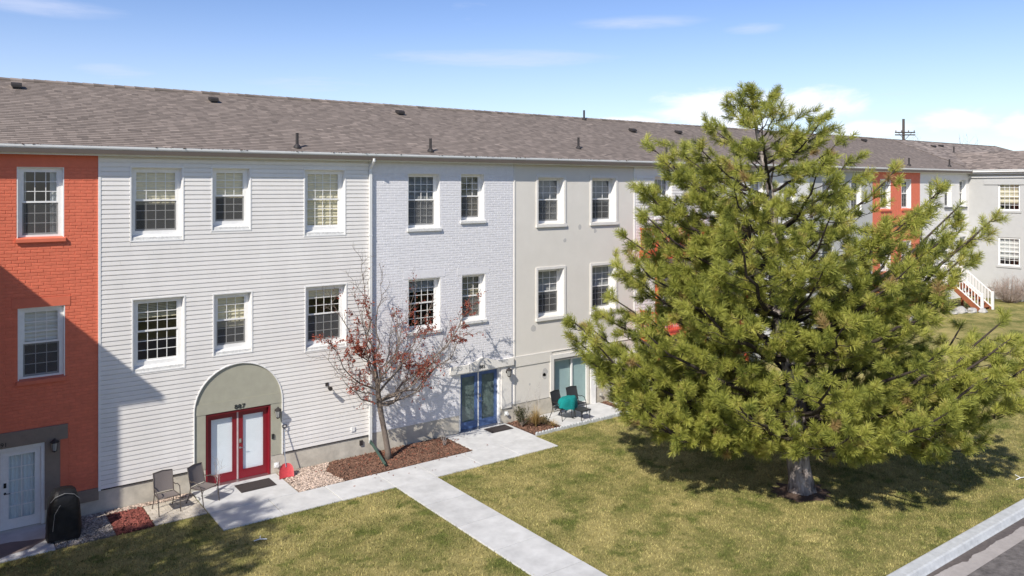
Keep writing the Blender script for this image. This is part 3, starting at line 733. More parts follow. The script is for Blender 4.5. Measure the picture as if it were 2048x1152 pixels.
# --- white siding house
B = thing('townhouse', (7.4, 0, 0), 'white lap siding townhouse with red double door under a sage arch', 'house')
XB0, XB1 = 3.46, 11.27
wb = [(4.24, 5.55, 7.12, 9.10), (6.35, 7.42, 7.33, 9.11), (9.08, 10.39, 7.08, 9.10), (4.28, 5.59, 3.56, 5.53), (6.39, 7.46, 3.76, 5.50), (9.11, 10.43, 3.56, 5.51)]
db = (6.17, 8.04, -1, 2.12); ARC = (7.115, 1.255, 2.21, 3.46, 0.58)
w = wall_with_openings(XB0, XB1, FZ, ZT, wb+[db]).build('wall', VINYL, B)
foundation(B, XB0, XB1, [db])
siding(w, XB0+.045, XB1-.03, FZ-.01, 9.36, [(o[0]-.02, o[1]+.02, o[2]-.02, o[3]+.02) for o in wb]+[(5.86, 8.37, 0, 0.58)], arch=ARC)
MB().box(XB0-.01, XB0+.05, -0.040, 0.003, FZ-.04, ZT-.002).build('corner_trim', WHITE, B)
MB().box(XB1-.04, XB1+.005, -0.036, 0.003, FZ-.04, ZT-.002).build('corner_trim', WHITE, B)
MB().box(XB0+.05, 5.80, -0.030, 0.003, FZ-.045, FZ-.012).build('starter_strip', DARKPIPE, B)
MB().box(8.44, XB1-.04, -0.030, 0.003, FZ-.045, FZ-.012).build('starter_strip', DARKPIPE, B)
arch_panel(B, *ARC, db[0], db[1], 2.12)
bl = [('fold', .55, BLIND_CREAM), ('fold', .52, BLIND_CREAM), ('fold', 1.0, BLIND_CREAM), ('slat', .27, BLIND_CREAM), ('fold', .62, BLIND_CREAM), ('fold', .2, BLIND_CREAM)]
gr = [(4,3,3), (3,3,3), (4,3,3), (4,3,3), (3,3,3), (4,3,3)]
for o, q, g, sc in zip(wb, bl, gr, (1, 1, 0, 0, 1, 1)):
    window(B, *o, recess=.14, cas=(.125,.125,.105,.25), sill='inner', grid=g, blind=q, trim='channel', screen=bool(sc))
french_door(B, db[0], db[1], 2.10, DOOR_RED, DOOR_RED, shade=SHADE, recess=.15, fw=.055, bar=mat('pale_pink_astragal', (.55,.44,.43), .5), glass=glass_mat('clear_door_glass', (.95,.97,.97), .0))
text_mesh('house_number', '887', 0.17, (7.12, -0.034, 2.155), NUMBER, B, ext=.008, aspect=1.25)
small_vent(B, 8.21, .27); MB().box(10.90, 11.0, -.05, -.004, .33, .48).build('hose_bib', DARKPIPE, B)
MB().box(10.60, 10.72, -.06, -.02, .83, .97).build('outlet_box', WHITE, B)
MB().box(8.06, 8.13, -.045, -.02, 1.08, 1.22).build('doorbell', BLACK, B)
d = MB(); dx, dy = 11.245, -0.085
d.extr([(dx-.045, dy-.035), (dx+.045, dy-.035), (dx+.045, dy+.035), (dx-.045, dy+.035)], 'z', .36, 9.12)
d.tube([(dx, -OH+.01, 9.47), (dx, -OH+.01, 9.40), (dx, dy, 9.16), (dx, dy, 9.05)], .05, 8)
dn = d.build('downspout', GUTTER, B)
s = MB()
for z in (1.2, 4.0, 7.0): s.box(dx-.06, dx+.06, dy-.04, -.036, z, z+.03)
s.build('strap', GUTTER, dn)
e = MB(); p0, p1 = Vector((dx, dy, .42)), Vector((11.06, -1.5, .10))
e.tube([(dx, dy, .46), (dx, dy-.04, .36), p0+(p1-p0)*.12, p1], .055, 4); e.build('downspout_extension', GREEN_METAL, dn)
shell(B, XB0, XB1); roof_of(B, XB0, XB1); pv(B, 7.51, 4.05, 'box'); pv(B, 8.87, .05, 'pipe')

# --- pale blue brick house
C_ = thing('townhouse', (14.1, 0, 0), 'pale blue painted brick townhouse with blue glazed double door', 'house')
XC0, XC1 = 11.275, 17.01
wc = [(12.64, 13.89, 7.18, 9.02), (14.72, 15.73, 7.39, 9.03), (12.65, 13.92, 3.73, 5.50), (14.76, 15.77, 3.88, 5.50)]
dc = (14.66, 16.42, -1, 2.12)
w = wall_with_openings(XC0, XC1, FZ, ZT, wc+[dc]).build('wall', BLUE_FLAT, C_)
foundation(C_, XC0, XC1, [dc])
lin = [(12.47, 14.09, 5.50, 5.76), (14.58, 15.93, 5.50, 5.74)]
brickwork(w, XC0+.03, XC1-.03, FZ, 9.02, wc+lin+[(14.27, 16.95, 2.0, 2.33), (14.55, 16.90, 0, 2.12)]+[(o[0]-.03, o[1]+.03, o[2]-.10, o[2]) for o in wc], BLUE_BRICK)
MB().box(XC0, XC1, -0.013, 0.003, 9.022, ZT).build('frieze', BLUE_FLAT, C_)
for o in lin: MB().box(o[0], o[1], -0.012, 0.003, o[2]+.004, o[3]).build('lintel', BLUE_FLAT, C_)
MB().extr([(14.27, 2.10), (14.27, 2.36), (15.0, 2.36), (15.61, 2.55), (16.22, 2.36), (16.95, 2.36), (16.95, 2.10)], 'y', -0.11, 0.003).build('door_hood', STUCCO_TRIM, C_)
MB().box(16.44, 16.88, -0.05, 0.003, 0.56, 2.096).build('jamb_panel', STUCCO_TRIM, C_)
for o, q, g in zip(wc, (('slat', 1, BLIND_GREY), ('slat', 1, BLIND_CREAM), ('slat', .25, BLIND_GREY), ('slat', 1, BLIND_CREAM)), ((4,3,3), (3,3,3), (4,3,3), (3,3,3))):
    window(C_, *o, recess=.20, cas=(.12,.12,.085,.10), sill='slab', grid=g, blind=q, sillm=WHITE_AGED, screen=(o[2] > 6 or o[0] > 14))
french_door(C_, dc[0], dc[1], 2.095, DOOR_BLUE, WHITE, shade=mat('dark_green_grey_shade', (.13,.165,.155), .8), recess=.15, fw=.06, bar=WHITE)
text_mesh('house_number', '885', 0.17, (15.55, -0.116, 2.17), NUMBER, C_, ext=.006)
small_vent(C_, 16.67, .36)
shell(C_, XC0, XC1); roof_of(C_, XC0-.005, XC1); pv(C_, 14.46, 3.93, 'box'); pv(C_, 13.55, .06, 'pipe')

# --- grey stucco house
D_ = thing('townhouse', (20.1, 0, 0), 'warm grey stucco townhouse with patio door, left of the pine', 'house')
XD0, XD1 = 17.01, 23.2
wd = [(18.14, 19.40, 7.18, 8.92), (20.83, 22.12, 7.18, 8.92), (18.13, 19.39, 3.68, 5.46), (20.83, 22.10, 3.68, 5.46)]
dd = (18.90, 20.75, -1, 2.03)
w = wall_with_openings(XD0, XD1, FZ, ZT, wd+[dd], yf=-.004).build('wall', STUCCO, D_)
foundation(D_, XD0, XD1, [dd], y=.012)
MB().box(XD0, 18.78, -.030, -.002, 1.985, 2.33).build('render_band', STUCCO, D_)
MB().box(XD0, 23.15, -.032, -.002, 2.332, 2.36).build('render_band', STUCCO_TRIM, D_)
MB().box(18.72, 18.885, -.040, -.002, .60, 2.20).build('door_casing', STUCCO_TRIM, D_)
MB().box(18.89, 20.90, -.040, -.002, 2.035, 2.20).build('door_casing', STUCCO_TRIM, D_)
MB().box(20.76, 21.02, -.042, -.002, .02, 2.03).build('door_casing', WHITE, D_)
MB().box(XD0+.004, XD0+.06, -.028, -.002, FZ, 9.40).build('corner_trim', STUCCO_TRIM, D_)
MB().box(XD1-.05, XD1+.02, -.034, -.002, FZ, 9.40).build('corner_trim', WHITE, D_)
for i, o in enumerate(wd): window(D_, *o, recess=.26, cas=(.09,.09,.08,.09), sill=None, grid=(3,3,3), blind=('slat', .55 if i else 1, BLIND_GREY), trim='stucco')
def sliding(house, x0, x1, z1, y=.13):
    b = MB(); z0 = .04; f = .06
    b.box(x0, x0+f, .0, y+.08, z0, z1); b.box(x1-f, x1, .0, y+.08, z0, z1); b.box(x0+f, x1-f, .0, y+.08, z1-f, z1); b.box(x0+f, x1-f, .0, y+.08, z0, z0+.04)
    d = b.build('door', AC_METAL, house); xm = (x0+x1)/2+.08
    for a, c, yy in ((x0+f, xm+.03, y+.04), (xm-.03, x1-f, y)):
        s = MB(); t = .06
        s.box(a, a+t, yy-.015, yy+.015, z0+.04, z1-f); s.box(c-t, c, yy-.015, yy+.015, z0+.04, z1-f); s.box(a+t, c-t, yy-.016, yy+.015, z0+.04, z0+.12); s.box(a+t, c-t, yy-.016, yy+.015, z1-f-.06, z1-f)
        s.build('leaf', WHITE, d)
        MB().poly([(a+t,yy,z0+.12),(c-t,yy,z0+.12),(c-t,yy,z1-f-.06),(a+t,yy,z1-f-.06)], [(0,1,2,3)]).build('pane', DOORGLASS, d)
        MB().box(a+.02, c-.02, yy+.05, yy+.056, z0+.06, z1-f).build('shade', SHADE_GREEN, d)
sliding(D_, dd[0], dd[1], 2.01)
for (X, Z, s_) in ((20.2, 7.0, .10), (21.0, 6.84, .10), (19.45, 6.52, .09), (17.92, 3.30, .13), (18.46, 1.62, .16), (18.44, 1.45, .12), (17.75, 1.25, .05)):
    r = random.Random(int(X*100)); n = 9
    pts = [(X+s_*math.cos(2*math.pi*k/n)*r.uniform(.6,1.1), Z+s_*math.sin(2*math.pi*k/n)*r.uniform(.7,1.2)) for k in range(n)]
    MB().extr(pts, 'y', -.0075, -.004).build('patch', PATCH, D_)
small_vent(D_, 21.3, .32, AC_METAL, .01)
shell(D_, XD0, XD1); roof_of(D_, XD0, XD1); pv(D_, 20.93, .9, 'pipe')

# --- houses behind the pine and beyond
def simple_house(x0, x1, wins, wallm, label, sillm=WHITE, lintel=None, base=0.0, recess=.2):
    h = thing('townhouse', ((x0+x1)/2, 0, base), label, 'house')
    w = wall_with_openings(x0, x1, 0.3, ZT, wins).build('wall', wallm, h)
    foundation(h, x0, x1, (), .34)
    for i, o in enumerate(wins): window(h, *o, recess=recess, cas=(.11,.11,.09,.10), sill='slab', sillm=sillm, grid=(3,3,3), blind=('slat', (.5, 1)[i % 2], BLIND_GREY), screen=(i % 3 != 1))
    MB().box(x0, x1, -0.014, 0.003, 9.05, ZT).build('frieze', wallm, h)
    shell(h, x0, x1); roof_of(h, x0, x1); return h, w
def win2(xs, w=1.05, z=((7.30, 9.0), (3.75, 5.45))): return [(x-w/2, x+w/2, a, b) for x in xs for a, b in z]
E_, w = simple_house(23.2, 29.6, win2((24.9, 27.9)), VINYL, 'white siding townhouse with red balcony, hidden behind the pine')
siding(w, 23.27, 29.58, .34, 9.04, [(o[0]-.01, o[1]+.01, o[2]-.1, o[3]+.01) for o in win2((24.9, 27.9))], joined=True)
pv(E_, 24.69, 4.8, 'pipe'); pv(E_, 26.51, 3.42, 'box'); pv(E_, 25.26, .14, 'pipe')
F_, w = simple_house(29.6, 35.6, win2((31.3, 33.9)), WALL_WHITE, 'white brick townhouse seen through the upper pine branches')
pv(F_, 29.85, 3.57, 'box')
F2, w = simple_house(35.6, 41.55, win2((37.2, 39.9)), WALL_PALE, 'pale grey townhouse next to the far orange house')
G_, w = simple_house(41.55, 46.79, win2((42.9, 45.2), 1.1), RED_BRICK, 'far orange brick townhouse seen through the right of the pine', sillm=RED_FLAT)
pv(G_, 45.81, .15, 'pipe')
H_, w = simple_house(46.79, 53.0, win2((48.3, 50.25, 52.2), .95), WALL_WHITE, 'white townhouse in the corner beside the wing', sillm=mat('dark_grey_sill', (.12,.125,.13), .6))
pv(H_, 48.1, 4.2, 'box'); pv(H_, 50.88, .2, 'pipe')

# --- red two-level porch of the white siding house
def red_porch():
    p = thing('porch', (26.3, -0.5, 0), 'red painted two-level wooden porch behind the left side of the pine', 'porch')
    x0, x1, y0 = 23.45, 29.3, -1.05
    for x in (x0+.07, (x0+x1)/2, x1-.07): MB().box(x-.07, x+.07, y0, y0+.14, 0, 6.9).build('post', REDWOOD, p)
    for z in (2.55, 5.95):
        MB().box(x0+.003, x1, y0-.04, y0-.001, z-.30, z-.04).build('beam', REDWOOD, p)
        MB().box(x0-.04, x0-.001, y0, -.06, z-.30, z-.04).build('beam', REDWOOD, p)
        for i in range(8): MB().box(x0, x1, y0+i*.125, y0+i*.125+.12, z-.038, z).build('deck_board', REDWOOD, p)
        MB().box(x0, x1, y0+.03, y0+.09, z+.86, z+.93).build('rail', REDWOOD, p); MB().box(x0, x1, y0+.03, y0+.07, z+.10, z+.15).build('rail', REDWOOD, p)
        me = None
        for i in range(48):
            x = x0+.12+i*.12
            if x > x1-.1: break
            o = MB().box(x-.018, x+.018, y0+.04, y0+.076, z+.15, z+.86)
            if me is None: q = o.build('picket', REDWOOD, p); me = q.data; c0 = WLOC[q]
            else: link('picket', me, (x, c0.y, c0.z), p)
        for i in range(7):
            y = y0+.15+i*.13; MB().box(x0-.0, x0+.036, y-.018, y+.018, z+.0, z+.86).build('picket', REDWOOD, p)
        MB().box(x0-.01, x0+.05, y0+.05, -.06, z+.86, z+.93).build('rail', REDWOOD, p)
red_porch()

# --- wings at both ends of the row
def wing(x0, x1, y0, label, wins, zr, side, base=0.0, m=WALL_PALE):
    """block projecting in front of the row with its own ridge along Y"""
    h = thing('townhouse', ((x0+x1)/2, (y0)/2, base), label, 'house')
    xs = x0 if side == 'L' else x1
    # wall that faces along X, with openings; build in swapped axes
    ops = wins
    b = wall_with_openings(y0, 0.0, 0.0, ZT, ops, yf=0.0, t=.3)
    sg = 1 if side == 'L' else -1
    wl = MB(); wl.v = [(xs + sg*y, x, z) for x, y, z in b.v]; wl.f = b.f; wl = wl.build('wall', m, h)
    MB().box(x0+.003 if side == 'L' else x0, x1 if side == 'L' else x1-.003, y0-.002, y0+.3, 0, ZT).build('wall', m, h)
    xo = x1 if side == 'L' else x0
    MB().box(min(xo, xo-sg*.3), max(xo, xo-sg*.3), y0+.3, -.01, 0, ZT).build('wall', m, h)
    MB().box(x0+.31, x1-.31, y0+.31, -.35, ZT-.1, ZT-.02).build('interior', INTERIOR, h)
    for z in (.05, 3.05, 6.55): MB().box(x0+.31, x1-.31, y0+.31, -.35, z-.15, z).build('interior', INTERIOR, h)
    MB().box((x0+x1)/2-.1, (x0+x1)/2+.1, y0+.31, -.35, 0, ZT-.11).build('interior', INTERIOR, h)
    xm = (x0+x1)/2; sl = (zr-EAVE_Z)/(xm-x0+OH); yv = (zr-EAVE_Z)/SLOPE-OH
    # roof: hipped towards the front, running back into the main slope
    rb = MB(); ex0, ex1, ey = x0-OH, x1+OH, y0-OH; hy = ey+(xm-ex0)*.9
    pts = [(ex0, ey, EAVE_Z), (ex1, ey, EAVE_Z), (ex1, -.3, EAVE_Z), (ex0, -.3, EAVE_Z), (xm, hy, zr), (xm, yv+.6, zr), (ex0, .2, EAVE_Z-.15), (ex1, .2, EAVE_Z-.15)]
    pts += [(x, y, EAVE_Z-.16) for x, y in ((ex0, ey), (ex1, ey), (ex1, .0), (ex0, .0))]
    rb.poly(pts, [(0,1,4), (3,0,4,5), (1,2,5,4), (0,3,11,8), (1,0,8,9), (2,1,9,10), (8,9,10,11)][:])
    r = rb.build('roof', SHINGLE, h)
    C, S, T, RT_ = [], [], [], []
    for s_, ex in ((1, ex0), (-1, ex1)):
        ln = math.hypot(xm-ex0, zr-EAVE_Z); an = math.atan2(zr-EAVE_Z, xm-ex0); n = int(ln/.145)
        for i in range(n):
            q = (i+.5)/n; ya = ey + (hy-ey)*q; yb = -.36+(yv+.36)*q
            y = ya
            while y < yb:
                wd_ = random.choice((.2, .28, .34, .42)); ye = min(y+wd_, yb); high = random.random() < .5
                C.append((ex+s_*q*(xm-ex0), (y+ye)/2, EAVE_Z+q*(zr-EAVE_Z)+.012)); S.append((ln/n*.54, max(.005, (ye-y)/2-.002), .009 if high else .005)); T.append(min(1, max(0, random.gauss(.66 if high else .34, .2)))); y = ye
                a = -s_*(an-.05); RT_.append([[math.cos(a),0,math.sin(a)],[0,1,0],[-math.sin(a),0,math.cos(a)]])
    box_cloud('shingles', np.array(C), np.array(S), SHINGLE, r, np.array(RT_), np.array(T))
    g = MB()
    prof = [(.10, 9.46), (.02, 9.455), (0, 9.475), (-.005, 9.52), (.012, 9.555), (-.03, 9.585), (-.032, 9.622), (-.012, 9.626), (-.012, 9.60), (.03, 9.52), (.10, 9.52)]
    g.extr([(ex0+u-.01, z) for u, z in prof], 'y', ey-.03, -OH-.05); g.extr([(ex1-u+.01, z) for u, z in prof][::-1], 'y', ey-.03, -OH-.05)
    g.extr([(ey+u-.01, z) for u, z in prof], 'x', ex0+.03, ex1-.03); g.build('gutter', GUTTER, h)
    f = MB(); f.box(ex0+.09, x0-.001, ey+.12, -.05, 9.36, 9.435); f.box(x1+.001, ex1-.09, ey+.12, -.05, 9.36, 9.435); f.box(x0, x1, ey+.12, y0-.003, 9.36, 9.435); f.build('soffit', GUTTER, h)
    return h, wl
WR, wl = wing(53.0, 61.0, -8.0, 'pale grey rendered wing with two windows at the right edge', [(-2.95, -1.72, 7.10, 8.86), (-2.95, -1.72, 3.72, 5.46)], 10.90, 'L', base=1.6)
def side_window(house, X, y0, y1, z0, z1, blindm):
    """window in the wall that faces -X"""
    def bx(b, ya, yb, xa, xb, za, zb): b.box(X+xa, X+xb, ya, yb, za, zb)
    b = MB(); r = .05; f = .09
    for ya, yb, za, zb in ((y0, y0+f, z0, z1), (y1-f, y1, z0, z1), (y0+f, y1-f, z1-f, z1), (y0+f, y1-f, z0, z0+f)): bx(b, ya, yb, r, r+.07, za, zb)
    w = b.build('window', WHITE, house)
    s = MB(); bx(s, y0-.08, y1+.08, -.05, .04, z0-.12, z0-.002); s.build('sill', WALL_PALE, w)
    zm = (z0+z1)/2; s = MB(); bx(s, y0+f, y1-f, r-.005, r+.05, zm-.025, zm+.025); s.build('sash', WHITE, w)
    ys = np.linspace(y0+f, y1-f, 5)
    for za, zb in ((z0+f, zm-.025), (zm+.025, z1-f)):
        zs = np.linspace(za, zb, 4); x = X+r+.03
        for y in ys[1:-1]: MB().box(x-.008, x+.008, y-.012, y+.012, za, zb).build('muntin', WHITE, w)
        for z in zs[1:-1]: MB().box(x-.009, x+.007, y0+f, y1-f, z-.012, z+.012).build('muntin', WHITE, w)
        for i in range(4):
            for j in range(3): MB().poly([(x,ys[i],zs[j]),(x,ys[i+1],zs[j]),(x,ys[i+1],zs[j+1]),(x,ys[i],zs[j+1])], [(3,2,1,0)]).build('pane', GLASS, w)
    bb = MB(); z = z1
    while z > z0+.45: bb.box(X+.2, X+.22, y0-.02, y1+.02, z-.034, z-.002); z -= .04
    bb.build('blind', blindm, w)
side_window(WR, 53.0, -2.95, -1.72, 7.10, 8.86, BLIND_CREAM); side_window(WR, 53.0, -2.95, -1.72, 3.72, 5.46, BLIND_GREY)
MB().box(52.95, 53.002, -7.9, -.92, 8.70, 8.98).build('render_band', WALL_PALE, WR)
MB().box(52.90, 53.002, -7.9, -.02, 9.14, 9.22).build('cornice', WHITE, WR)
MB().box(52.94, 53.002, -7.9, -.95, 2.30, 2.42).build('render_band', WALL_PALE, WR)
for i in range(6):
    for j in range(3):
        MB().bev(52.93, 53.002, -3.4+i*.4+.02*(j % 2), -3.4+i*.4+.37, 1.62+j*.2, 1.80+j*.2, .012).build('base_stone', ROCK, WR)
# house at the far end of the row, its hip showing above the wing
I_ = thing('townhouse', (67, 0, 1.6), 'far end of the long brown roof above the right wing', 'house')
MB().box(53.0, 73.9, 0.0, 10.0, 0.3, ZT).build('wall', WALL_PALE, I_)
rr = MB(); e0, e1 = 53.0, 74.35
rr.poly([(e0,-OH,EAVE_Z),(e1,-OH,EAVE_Z),(e1,10+OH,EAVE_Z),(e0,10+OH,EAVE_Z),(e0,RIDGE_Y,RIDGE_Z),(68.9,RIDGE_Y,RIDGE_Z)]+[(x,y,EAVE_Z-.18) for x, y in ((e0,-OH),(e1,-OH),(e1,10+OH),(e0,10+OH))],
        [(0,1,5,4),(1,2,5),(2,3,4,5),(0,4,3),(6,9,8,7),(0,6,7,1),(1,7,8,2),(2,8,9,3),(3,9,6,0)]); r = rr.build('roof', SHINGLE, I_)
C, S, T, R_ = [], [], [], []
for i in range(41):
    q = (i+.5)/41; x = 53.0; xe_ = e1-(e1-68.9)*q; a = math.atan(SLOPE)-.03
    while x < xe_-.02:
        wd_ = random.choice((.28, .36, .5)); xx = min(x+wd_, xe_); high = random.random() < .5
        C.append(((x+xx)/2, -OH+q*(RIDGE_Y+OH), EAVE_Z+q*(RIDGE_Z-EAVE_Z)+.012)); S.append(((xx-x)/2-.002, .077, .009 if high else .005)); T.append(min(1, max(0, random.gauss(.66 if high else .34, .2)))); x = xx
        R_.append([[1,0,0],[0,math.cos(a),-math.sin(a)],[0,math.sin(a),math.cos(a)]])
box_cloud('shingles', np.array(C), np.array(S), SHINGLE, r, np.array(R_), np.array(T))
MB().box(e0, 68.9, RIDGE_Y-.1, RIDGE_Y+.1, RIDGE_Z-.04, RIDGE_Z+.02).build('ridge_cap', SHINGLE, I_)
MB().tube([(e1, -OH, EAVE_Z+.01), (68.9, RIDGE_Y, RIDGE_Z+.01)], .05, 4).build('ridge_cap', SHINGLE, I_)
pv(I_, 56.46, 3.83, 'box'); pv(I_, 58.03, 4.05, 'box'); pv(I_, 57.22, 2.80, 'pipe')
WL, wl2 = wing(-12.0, -2.07, -3.31, 'brick wing outside the left edge whose shadow falls on the orange house', [], 11.0, 'R', m=RED_FLAT)

# ------------------------------------------------------------------ plants
def curve_path(p, q, bow, n=6, jit=0.0, rnd=random):
    """points from p to q bowed by vector bow"""
    p, q, bow = Vector(p), Vector(q), Vector(bow); L_ = (q-p).length
    return [p.lerp(q, t) + bow*(4*t*(1-t)) + (Vector((rnd.gauss(0,1), rnd.gauss(0,1), rnd.gauss(0,1)))*jit*L_ if 0 < i < n else Vector())
            for i, t in ((k, k/n) for k in range(n+1))]
def along(path, t):
    x = t*(len(path)-1); i = min(int(x), len(path)-2); return path[i].lerp(path[i+1], x-i), (path[i+1]-path[i]).normalized()
def rot_about(v, ax, ang): return Matrix.Rotation(ang, 3, ax) @ v
def rand_perp(d, rnd):
    v = Vector((rnd.gauss(0,1), rnd.gauss(0,1), rnd.gauss(0,1))); v -= d*v.dot(d); return v.normalized()
def leaf_cloud(name, P, Dn, length, width, m, parent, tone, droop=0.0):
    """one diamond leaf per point"""
    n = len(P); L_ = length*RNG.uniform(.7, 1.3, n)[:,None]; W = width*RNG.uniform(.7, 1.3, n)[:,None]
    D = Dn + RNG.normal(0, .5, (n,3)); D[:,2] -= droop; D /= np.linalg.norm(D, axis=1)[:,None]
    S = np.cross(D, RNG.normal(0, 1, (n,3))); S /= np.linalg.norm(S, axis=1)[:,None]+1e-9
    N_ = np.cross(D, S)
    V = np.stack([P, P+D*L_*.5+S*W*.5+N_*W*.15, P+D*L_, P+D*L_*.5-S*W*.5+N_*W*.15], 1).reshape(-1,3)
    F = np.arange(4*n).reshape(-1,4)
    return arr_mesh(name, V, F, m, parent, np.repeat(tone, 4), origin=tuple(WLOC[parent]))

def pine_tree(base, top, prof, nlimb, seed, label, needles=80, trunk_r=.33, zlo=1.3, nlen=.17, view=True, spacing=1.0, extra=()):
    rnd = random.Random(seed); rg = np.random.default_rng(seed)
    base, top = Vector(base), Vector(top); H = top.z-base.z
    t = thing('pine_tree', tuple(base), label, 'tree')
    ux = Vector((RT[0], RT[1], 0)); vx = Vector((-FW[0], -FW[1], 0))
    def axis(z):
        f = z/H; return base + Vector(((top.x-base.x)*f**1.15, (top.y-base.y)*f**1.15, z)) + Vector((.10*math.sin(z*.9), .08*math.sin(z*1.3+1), 0))*min(1, z/2)
    # trunk: furrowed, flared at the foot
    n, m = 18, 30; pts = []; faces = []
    for i in range(m+1):
        z = H*i/m*.985; r = trunk_r*(1-.93*(z/H)**.85) + trunk_r*.16*math.exp(-z/.18)
        c = axis(z)
        for k in range(n):
            a = 2*math.pi*k/n; rr = r*(1+.10*math.sin(5*a+z*2.3)+.06*rnd.uniform(-1,1))
            pts.append((c.x+rr*math.cos(a), c.y+rr*math.sin(a), c.z-.05 if i == 0 else c.z))
    faces = [(i*n+k, i*n+(k+1)%n, (i+1)*n+(k+1)%n, (i+1)*n+k) for i in range(m) for k in range(n)]
    tr = MB().poly(pts, faces).build('trunk', BARK, t, smooth=True)
    limbs = MB(); TP, TD, TS = [], [], []
    def tuft(p, d, s=1.0): TP.append(tuple(p)); TD.append(tuple(d)); TS.append(s)
    zs = sorted(prof); ztop = zs[-1]
    def radius(z):
        z = min(max(z, zs[0]), ztop)
        for a, b in zip(zs, zs[1:]):
            if z <= b: f = (z-a)/(b-a); return [prof[a][i]*(1-f)+prof[b][i]*f for i in range(3)]
    def limb(zt, az, k=1.0, lift=None):
        L_, R_, D_r = radius(zt); cu, cv = math.cos(az), math.sin(az)
        Ru = R_ if cu > 0 else L_; r = 1/math.sqrt((cu/max(Ru,.05))**2+(cv/max(D_r,.05))**2)*k
        d = ux*cu + vx*cv
        f = zt/H; rise = (.22 + .55*f)*r*(.9+.2*rnd.random()) if lift is None else lift
        z0 = max(zlo*.75, zt-rise); z0 = min(z0, H-.25)
        p0 = axis(z0); tip = axis(min(zt, H*.99)) + d*r; tip.z = base.z + zt
        path = curve_path(p0, tip, (0, 0, -.10*r), 8, .012, rnd)
        r0 = max(.016, min(.105, .018*r+.012)); limbs.tube(path, [r0*(1-.82*i/8) for i in range(9)], 6, False)
        tuft(path[-1], (path[-1]-path[-2]).normalized(), 1.1)
        s = max(.16, .5/r) if r > .8 else .3; side = rnd.choice((-1, 1))
        while s < 1.0:
            p, dd = along(path, s); side = -side
            ln = min(1.75, (1-s)*r*.55+.34)*rnd.uniform(.75, 1.2)
            hd = Vector((dd.x, dd.y, 0)).normalized(); sd = rot_about(hd, Vector((0,0,1)), side*R(rnd.uniform(35, 70)))
            e = p + (sd*.92 + Vector((0,0,rnd.uniform(.05, .55))))*ln
            sp = curve_path(p, e, (0, 0, -.06*ln), 4, .03, rnd); limbs.tube(sp, [.013*(1-.6*i/4) for i in range(5)], 4, False)
            tuft(sp[-1], (sp[-1]-sp[-2]).normalized(), 1.05)
            u = .30
            while u < .98:
                q, qd = along(sp, u); sh = (qd*.7 + rand_perp(qd, rnd)*.75 + Vector((0,0,.42))).normalized(); l3 = rnd.uniform(.16, .36)
                e3 = q+sh*l3; limbs.tube([q, e3], [.007, .005], 3, False); tuft(e3, (sh+Vector((0,0,.25))).normalized(), rnd.uniform(.8, 1.1)); u += rnd.uniform(.20, .30)/max(.35, ln)*spacing
            s += rnd.uniform(.20, .34)/r*spacing*1.15
    gold = 2.399963
    for k in range(nlimb):
        f = (k+.5)/nlimb; zt = zs[0] + (ztop-zs[0])*(f**.95); zt = zs[0] + round((zt-zs[0])/.62)*.62 if zt < ztop-.8 else zt
        limb(zt + rnd.uniform(-.10, .10), k*gold + rnd.uniform(-.25, .25), rnd.choice((rnd.uniform(.55, .8), rnd.uniform(.85, 1.06), rnd.uniform(.85, 1.06))))
    for (zt, az, k) in extra: limb(zt, az, k)
    for dz in (0, -.18, -.36, -.6, -.85):                   # leader shoots
        c = axis(H+dz) if H+dz < H else axis(H)
        for j in range(1 if dz == 0 else 4):
            a = rnd.uniform(0, 6.28); d = Vector((math.cos(a)*.7, math.sin(a)*.7, .7)) if dz else Vector((0,0,1))
            tuft(c + d*(.22 if dz else 0), d.normalized())
    lo = limbs.build('limbs', TWIGBARK, t, smooth=True, origin=tuple(base))
    P = np.array(TP); D = np.array(TD); S = np.array(TS); nt = len(P); k = needles
    D /= np.linalg.norm(D, axis=1)[:,None]
    a = np.cross(D, np.tile([.31,.52,.79],(nt,1))); a /= np.linalg.norm(a, axis=1)[:,None]; b = np.cross(D, a)
    s = rg.uniform(-.20, .06, (nt,k)); th = np.where(s > 0, rg.uniform(.1, .9, (nt,k)), rg.uniform(.6, 1.25, (nt,k))); ph = rg.uniform(0, 2*np.pi, (nt,k))
    ln = nlen*rg.uniform(.75, 1.15, (nt,k))*S[:,None]
    nd = D[:,None]*np.cos(th)[...,None] + (a[:,None]*np.cos(ph)[...,None] + b[:,None]*np.sin(ph)[...,None])*np.sin(th)[...,None]
    p0 = P[:,None] + D[:,None]*s[...,None]*S[:,None,None]
    wv = np.cross(nd, rg.normal(0, 1, (nt,k,3))); wv /= np.linalg.norm(wv, axis=2)[...,None]+1e-9
    w = .0066
    tipp = p0+nd*ln[...,None]; tipp[...,2] -= .012
    V = np.stack([p0-wv*w*.7, p0+wv*w*.7, tipp+wv*w*.5, tipp-wv*w*.5], 2).reshape(-1,3)
    F = np.arange(len(V)).reshape(-1,4)
    tb = np.clip(rg.normal(.46, .20, nt), 0, .89); dead = rg.random(nt) < .010
    tone = np.repeat(np.where(dead[:,None], .99, np.clip(tb[:,None]+rg.normal(0, .16, (nt,k)), 0, .94)).ravel(), 4)
    o = arr_mesh('crown', V, F, NEEDLE, t, tone, origin=tuple(base)); o['kind'] = 'stuff'
    print('tufts', nt); return t, nt

